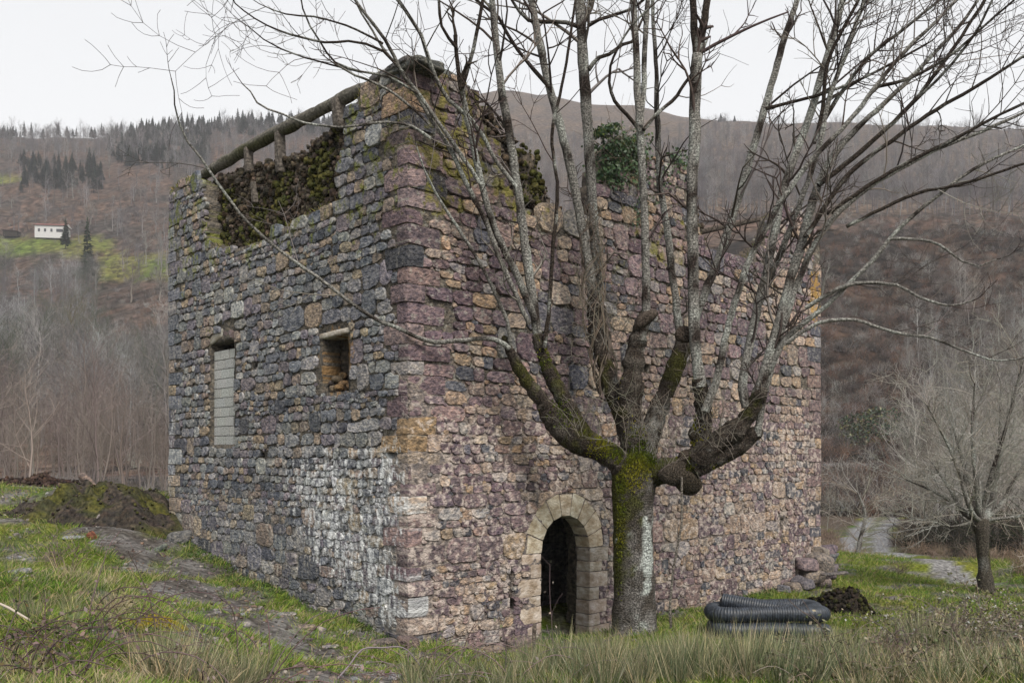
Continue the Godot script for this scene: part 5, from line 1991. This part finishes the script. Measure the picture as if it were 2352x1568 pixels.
func make_woods() -> void:
	var far := []
	for i in 4:
		far.append(bare_tree(10.0, 0.75, 0.16, 16, 0.035, 2).mesh())
	var mid := []
	for i in 3:
		mid.append(bare_tree(9.0, 0.7, 0.11, 20, 0.016, 2).mesh())
	var con := []
	for i in 5:
		con.append(conifer(R(9.0, 13.0), R(2.4, 3.6), 320, Color.WHITE).mesh())
	var brush := []
	for i in 3:
		brush.append(scrub(16, 1.5).mesh())
	var greys := [Color(0.16, 0.15, 0.155), Color(0.115, 0.107, 0.11), Color(0.23, 0.22, 0.22), Color(0.14, 0.125, 0.132)]
	scatter("far_wood", "distant mass of leafless grey woodland on the valley sides", "woodland", far, M.twig, [[-80, 420, 322, 372, 420], [-80, 420, 380, 560, 130], [1050, 1640, 330, 520, 900], [1560, 2450, 300, 500, 1500], [380, 800, 295, 420, 350], [280, 420, 600, 640, 20]], [0.8, 1.25], greys)
	scatter("pine_wood", "dark blue green pine plantation along the far ridge", "woodland", con, M.leaf, [[-80, 420, 308, 326, 90], [250, 480, 292, 390, 260], [440, 800, 284, 320, 200], [40, 235, 385, 445, 110], [1630, 1700, 280, 285, 6]], [0.45, 1.0], [Color(0.045, 0.07, 0.05), Color(0.06, 0.08, 0.055), Color(0.075, 0.08, 0.06), Color(0.035, 0.06, 0.05)])
	scatter("valley_wood", "dense leafless grey brown wood filling the valley behind the spoil heap", "woodland", mid, M.twig, [[-80, 225, 640, 1040, 330], [200, 420, 860, 1040, 60], [-80, 420, 900, 1045, 130]], [0.8, 1.4], [Color(0.16, 0.155, 0.16), Color(0.11, 0.105, 0.108), Color(0.32, 0.32, 0.32), Color(0.14, 0.13, 0.133), Color(0.08, 0.095, 0.07)])
	scatter("slope_scrub", "dark brown brushwood and felled branches covering the steep slope", "scrub", brush, M.twig, [[1860, 2120, 1088, 1195, 420], [1860, 2450, 500, 1060, 3400], [180, 420, 440, 1080, 700], [-80, 200, 420, 560, 260]], [0.7, 1.5], [Color(0.085, 0.07, 0.063), Color(0.06, 0.05, 0.046), Color(0.15, 0.125, 0.115), Color(0.17, 0.105, 0.08), Color(0.27, 0.255, 0.24)])
	scatter("sapling_wood", "pale grey leafless sapling thicket on the slope above the track", "woodland", mid, M.twig, [[2080, 2450, 800, 1160, 150], [2120, 2450, 640, 900, 50]], [0.45, 0.95], [Color(0.24, 0.23, 0.21), Color(0.18, 0.165, 0.145), Color(0.33, 0.325, 0.305), Color(0.13, 0.115, 0.105)])
	# nearer thicket behind the track, on the near ground
	var xf := []
	var cols := []
	for i in 170:
		var d := R(34.0, 66.0)
		var x := (R(1895, 2420) - 1176.0) / F * d
		if track_dist(x, -d) < 2.4 or d < 58.0 - (x / d * F + 1176.0 - 1895.0) * 0.05:
			continue
		xf.append(spin(Vector3(x, ground_at(x, -d), -d), R(0.4, 0.85) if x / d * F + 1176.0 > 2090.0 else R(0.15, 0.32), 0.1))
		cols.append(jit([Color(0.26, 0.25, 0.22), Color(0.2, 0.18, 0.155), Color(0.32, 0.31, 0.29)][rng.randi() % 3], 0.2))
	for i in 130:
		var d := R(30.0, 68.0)
		var x := (R(-150, 400) - 1176.0) / F * d
		xf.append(spin(Vector3(x, ground_at(x, -d), -d), R(0.25, 0.7), 0.1))
		cols.append(jit([Color(0.22, 0.19, 0.17), Color(0.17, 0.14, 0.13)][rng.randi() % 2], 0.2))
	copies("thicket", mid[0], M.twig, xf, cols, "grey leafless thicket of thin trunks on the low ground behind the tower and track", "thicket")
	xf = []
	cols = []
	for i in 170:
		var d := R(27.0, 69.0)
		var x := (R(-150, 420) - 1176.0) / F * d
		xf.append(spin(Vector3(x, ground_at(x, -d), -d), R(0.3, 0.9), 0.2))
		cols.append(jit([Color(0.16, 0.145, 0.14), Color(0.24, 0.22, 0.21), Color(0.11, 0.095, 0.09)][rng.randi() % 3], 0.25))
	for i in 420:
		var d := R(25.0, 62.0)
		var x := (R(1890, 2400) - 1176.0) / F * d
		var t := track_dist(x, -d)
		if t < 1.7 or (d < 33.0 and x / d * F + 1176.0 < 2050.0):
			continue
		xf.append(spin(Vector3(x, ground_at(x, -d), -d), R(0.3, 0.75), 0.2))
		cols.append(jit([Color(0.2, 0.14, 0.11), Color(0.26, 0.2, 0.15), Color(0.14, 0.11, 0.09)][rng.randi() % 3], 0.25))
	var dark := []
	var dcol := []
	for i in 330:
		var d := R(33.0, 50.0)
		var x := (R(2070, 2430) - 1176.0) / F * d
		if track_dist(x, -d) < 2.2 or d < 50.0 - (x / d * F + 1176.0 - 2070.0) * 0.05:
			continue
		dark.append(spin(Vector3(x, ground_at(x, -d), -d), R(0.7, 1.5), 0.3))
		dcol.append(jit([Color(0.05, 0.045, 0.038), Color(0.07, 0.06, 0.05), Color(0.035, 0.045, 0.025), Color(0.12, 0.1, 0.085)][rng.randi() % 4], 0.3))
	copies("undergrowth", brush[2], M.twig, dark, dcol, "dark tangled undergrowth beneath the thicket on the far side of the track", "undergrowth")
	copies("bracken", brush[1], M.twig, xf, cols, "reddish brown dead bracken on the rough ground behind the tower", "bracken")


func lone_tree(label: String, x: float, y: float, h: float, col: Color, r := 0.2, spread := 0.75) -> void:
	var p := hill_point(x, y)
	var t := thing("bare_tree", label, "tree", p)
	var mb := bare_tree(h, spread, r, 34, 0.022, 2)
	var o := put(mb, "crown", M.twig, t, p)
	o.mesh = tinted(mb, col)


func tinted(mb: MB, col: Color) -> ArrayMesh:
	for i in mb.c.size():
		mb.c[i] = Color(mb.c[i].r * col.r, mb.c[i].g * col.g, mb.c[i].b * col.b)
	return mb.mesh()


func make_lone_trees() -> void:
	lone_tree("tall leafless tree with a dark ivied trunk in the valley wood", 170, 900, 17.0, Color(0.13, 0.12, 0.08), 0.4, 0.8)
	lone_tree("broad leafless tree at the lower edge of the green meadow", 300, 700, 13.0, Color(0.17, 0.15, 0.13), 0.35, 1.0)
	lone_tree("small pale trunked leafless tree on the meadow close to the tower edge", 366, 690, 12.0, Color(0.2, 0.19, 0.17), 0.3, 0.9)
	lone_tree("leafless tree standing on the hillside above the white house", 207, 530, 11.0, Color(0.24, 0.22, 0.2), 0.25, 0.8)
	for q in [[200, 655, 22.0, 3.6, "tall dark green pine tree below the white house"], [150, 575, 12.0, 3.0, "dense round topped pine close beside the white house"]]:
		var p := hill_point(q[0], q[1])
		var t := thing("pine_tree", q[4], "tree", p)
		var mb := conifer(q[2], q[3], 420, Color(0.04, 0.065, 0.035))
		var o := put(mb, "crown", M.leaf, t, p)
		o.mesh = mb.mesh()
	# evergreen bush on the dark slope
	var p := hill_point(2025, 1030)
	var t := thing("holly_bush", "dark evergreen bush on the slope above the road", "bush", p)
	var mb := MB.new()
	for i in 2600:
		var v := rv()
		var o := p + Vector3(v.x * 4.6, 2.2 + v.y * 2.6 - absf(v.x) * 1.4, v.z * 2.2)
		var a := rv() * 0.3
		mb.tri_flat(o, o + a, o + a.cross(rv()).normalized() * 0.25, jit(Color(0.025, 0.045, 0.022) if rng.randf() < 0.75 else Color(0.1, 0.1, 0.03), 0.4))
	put(mb, "leaves", M.ivy, t, p, "stuff")
	# pollarded tree beside the track
	p = px(2262, 1364, 23.0)
	p.y = ground_at(p.x, p.z)
	t = thing("pollard_tree", "mossy pollarded tree with a dense crown of fine twigs beside the track", "tree", p)
	mb = MB.new()
	var pts := PackedVector3Array()
	var rad := PackedFloat32Array()
	for q in [[2266, 1372, 30], [2264, 1350, 19], [2262, 1300, 14], [2258, 1250, 14], [2256, 1215, 17], [2252, 1195, 19]]:
		pts.append(px(q[0], q[1], 23.0))
		rad.append(q[2] / F * 23.0)
	var sm := smooth_line(pts, rad, 0.12)
	tube(mb, sm[0], sm[1], 14, "limb", Color(0.14, 0.125, 0.1), 0.2)
	put(mb, "trunk", M.bark, t, p)
	var arms := [[2225, 1130, 2190, 980, 9], [2280, 1150, 2300, 900, 10], [2215, 1180, 2140, 1060, 7], [2300, 1160, 2370, 1040, 8], [2245, 1120, 2240, 880, 8], [2200, 1160, 2080, 1100, 6], [2300, 1190, 2390, 1170, 5], [2230, 1170, 2130, 930, 7], [2270, 1120, 2350, 830, 7], [2185, 1210, 2090, 1190, 4]]
	for q in arms:
		var d := R(21.8, 24.2)
		mb = MB.new()
		var a := px(2253, 1196, 23.0)
		var b := px(q[0], q[1], (23.0 + d) / 2.0)
		var e := px(q[2], q[3], d)
		var r0: float = q[4] / F * 23.0
		sm = smooth_line(PackedVector3Array([a, b, b.lerp(e, 0.5) + rv() * 0.1, e]), PackedFloat32Array([r0, r0 * 0.75, r0 * 0.5, r0 * 0.25]), 0.2)
		tube(mb, sm[0], sm[1], 7, "stem", Color(0.36, 0.345, 0.31), 0.1)
		var o := put(mb, "limb", M.bark, t, a)
		var tw := MB.new()
		for k in range(2, sm[0].size()):
			for z in 2:
				var dir: Vector3 = (sm[0][k] - sm[0][k - 1]).normalized()
				grow(tw, sm[0][k], (dir + rv() * 0.9).normalized(), R(0.6, 1.5), 0.013, 2, jit(Color(0.3, 0.285, 0.255), 0.25), 0.04)
		put(tw, "twigs", M.twig, o, a, "stuff")
	# birch by the bend
	p = px(1970, 1296, 33.0)
	p.y = ground_at(p.x, p.z)
	t = thing("birch_tree", "small crooked white barked birch at the bend of the track", "tree", p)
	mb = MB.new()
	pts = PackedVector3Array([p - Vector3(0, 0.15, 0)])
	for q in [[1972, 1265], [1980, 1225], [1988, 1190], [1985, 1165], [1970, 1130]]:
		pts.append(px(q[0], q[1], 33.0))
	sm = smooth_line(pts, PackedFloat32Array([0.1, 0.085, 0.07, 0.06, 0.05, 0.03]), 0.15)
	tube(mb, sm[0], sm[1], 8, "stem", Color(0.5, 0.48, 0.46), 0.12)
	put(mb, "trunk", M.bark, t, p)
	mb = MB.new()
	for k in range(4, sm[0].size()):
		for z in 2:
			grow(mb, sm[0][k], Vector3(R(-1, 1), R(0.1, 0.9), R(-0.6, 0.6)).normalized(), R(0.7, 1.8), 0.018, 2, jit(Color(0.28, 0.25, 0.22), 0.25), 0.02)
	put(mb, "twigs", M.twig, t, p, "stuff")


func make_house() -> void:
	var p := hill_point(120, 552)
	var d := -p.z
	var s := d / F     # metres in a pixel there
	var t := thing("white_house", "long white farmhouse with a low red roof on the far hillside", "house", p)
	var turn := Basis(Vector3.UP, 0.12)
	var hw := 33.0 * s
	var hh := 12.5 * s
	var dp := 3.2
	var mb := MB.new()
	block(mb, box_corners(p + Vector3(0, hh * 0.9, 0), turn.x * hw, Vector3(0, hh * 1.15, 0), turn.z * dp), 60.0, 0.0, Color(0.8, 0.8, 0.8), 2)
	put(mb, "wall", M.paint, t, p)
	mb = MB.new()
	var top := p + Vector3(0, hh * 2.05, 0)
	var q := [top - turn.x * (hw + 0.4) + turn.z * (dp + 0.5), top + turn.x * (hw + 0.4) + turn.z * (dp + 0.5), top - turn.x * (hw + 0.4) + Vector3(0, 1.3, 0), top + turn.x * (hw + 0.4) + Vector3(0, 1.3, 0), top - turn.x * (hw + 0.4) - turn.z * (dp + 0.5), top + turn.x * (hw + 0.4) - turn.z * (dp + 0.5)]
	for f in [[0, 1, 3, 2], [2, 3, 5, 4], [4, 5, 1, 0]]:
		mb.quad(mb.vert(q[f[0]], Color(0.3, 0.13, 0.12)), mb.vert(q[f[1]], Color(0.3, 0.13, 0.12)), mb.vert(q[f[2]], Color(0.3, 0.13, 0.12)), mb.vert(q[f[3]], Color(0.3, 0.13, 0.12)))
	for f in [[0, 2, 4], [1, 5, 3]]:
		mb.tri(mb.vert(q[f[0]], Color(0.8, 0.8, 0.8)), mb.vert(q[f[1]], Color(0.8, 0.8, 0.8)), mb.vert(q[f[2]], Color(0.8, 0.8, 0.8)))
	put(mb, "roof", M.paint, t, top)
	for e in [[-0.7, 0.07], [-0.3, 0.07], [0.12, 0.07], [0.65, 0.22]]:
		mb = MB.new()
		var o: Vector3 = p + turn.x * hw * e[0] + Vector3(0, hh * 1.15, 0) + turn.z * (dp + 0.03)
		block(mb, box_corners(o, turn.x * hw * e[1], Vector3(0, hh * 0.28, 0), turn.z * 0.06), 30.0, 0.0, Color(0.05, 0.05, 0.055), 1)
		put(mb, "window", M.glass, t, o)
	p = hill_point(26, 546)
	t = thing("shed", "low dark wooden shed on the hillside near the white house", "shed", p)
	mb = MB.new()
	block(mb, box_corners(p + Vector3(0, 0.8, 0), turn.x * 16.0 * s, Vector3(0, 1.1, 0), turn.z * 2.0), 40.0, 0.0, Color(0.07, 0.055, 0.05), 2)
	put(mb, "wall", M.timber, t, p)
	mb = MB.new()
	block(mb, box_corners(p + Vector3(0, 2.1, 0), turn.x * 17.5 * s + Vector3(0, -0.2, 0), Vector3(0, 0.12, 0), turn.z * 2.4), 40.0, 0.0, Color(0.12, 0.08, 0.075), 2)
	put(mb, "roof", M.timber, t, p)
	p = hill_point(31, 540)
	mb = MB.new()
	tube(mb, PackedVector3Array([p - Vector3(0, 0.3, 0), p + Vector3(0, 6.5, 0)]), PackedFloat32Array([0.16, 0.11]), 8, "", Color(0.5, 0.49, 0.46))
	tag(put(mb, "utility_pole", M.timber, self, p), "single pale utility pole beside the dark shed", "pole")
	# road barrier across the valley side
	p = hill_point(1960, 1083)
	t = thing("guard_rail", "grey steel guard rail along the road above the track", "guard rail", p)
	var a := hill_point(1860, 1086)
	var b := hill_point(2130, 1086)
	b = Vector3(b.x, b.y, b.z)
	mb = MB.new()
	block(mb, box_corners((a + b) / 2.0 + Vector3(0, 0.75, 0), (b - a) / 2.0, Vector3(0, 0.15, 0), Vector3(0, 0, 0.04)), 60.0, 0.0, Color(0.26, 0.27, 0.28), 2)
	put(mb, "rail", M.metal, t, a)
	for k in 8:
		var o := a.lerp(b, (k + 0.5) / 8.0)
		mb = MB.new()
		block(mb, box_corners(o + Vector3(0, 0.3, -0.12), Vector3(0.05, 0, 0), Vector3(0, 0.6, 0), Vector3(0, 0, 0.05)), 30.0, 0.0, Color(0.35, 0.36, 0.37), 1)
		put(mb, "post", M.metal, t, o)


func _ready() -> void:
	rng.seed = 20240311
	n1.seed = 4
	n1.frequency = 0.1
	n1.fractal_octaves = 3
	n2.seed = 9
	n2.frequency = 0.1
	n2.fractal_octaves = 2
	# ---- camera: level, the lens shifted up
	var cam := Camera3D.new()
	cam.name = "camera"
	cam.projection = Camera3D.PROJECTION_FRUSTUM
	cam.near = 0.1
	cam.far = 3000.0
	cam.size = 0.1 * 1568.0 / F
	cam.frustum_offset = Vector2(0, 0.1 * (HY - 784.0) / F)
	cam.position = Vector3(0, E, 0)
	add_child(cam)
	cam.current = true
	# ---- overcast sky
	var env := Environment.new()
	env.background_mode = Environment.BG_SKY
	var sky := Sky.new()
	var sm := ProceduralSkyMaterial.new()
	sm.sky_top_color = Color(0.575, 0.58, 0.59)
	sm.sky_horizon_color = Color(0.735, 0.735, 0.735)
	sm.sky_curve = 0.22
	sm.ground_bottom_color = Color(0.3, 0.28, 0.25)
	sm.ground_horizon_color = Color(0.5, 0.48, 0.46)
	sm.sun_angle_max = 1.0
	sky.sky_material = sm
	env.sky = sky
	env.tonemap_mode = Environment.TONE_MAPPER_LINEAR
	env.tonemap_exposure = 2.85
	env.fog_enabled = true
	env.fog_density = 0.00028
	env.fog_light_color = Color(0.93, 0.94, 0.96)
	env.sdfgi_enabled = true
	env.ssao_enabled = true
	env.ssil_enabled = true
	var we := WorldEnvironment.new()
	we.name = "environment"
	we.environment = env
	add_child(we)
	# ---- the veiled sun, high and in front of the right face
	var sun := DirectionalLight3D.new()
	sun.name = "sun"
	sun.light_energy = 0.5
	sun.light_angular_distance = 25.0
	sun.light_color = Color(1.0, 0.97, 0.93)
	sun.shadow_enabled = true
	sun.sky_mode = DirectionalLight3D.SKY_MODE_LIGHT_ONLY
	add_child(sun)
	sun.look_at_from_position(Vector3(5, 13, 11), Vector3.ZERO)

	make_materials()
	print("materials ", Time.get_ticks_msec())
	for q in [[2250, 1360, 25.5], [2130, 1318, 32.0], [2050, 1292, 38.0], [1996, 1268, 46.0], [1986, 1244, 53.0], [2000, 1222, 61.0], [2030, 1205, 70.0]]:
		var p := px(q[0], q[1], q[2])
		track_line.append(Vector2(p.x, p.z))
	make_grid()
	make_ground()
	print("ground ", Time.get_ticks_msec())
	build_tower()
	print("tower ", Time.get_ticks_msec())
	collect_moss_lines()
	build_ash()
	print("ash ", Time.get_ticks_msec())
	make_woods()
	make_lone_trees()
	make_house()
	print("valley ", Time.get_ticks_msec())
	make_cover()
	make_brambles()
	make_stones()
	make_heaps()
	make_pipes()
	make_ivy()
	make_small_things()
	print("cover ", Time.get_ticks_msec())
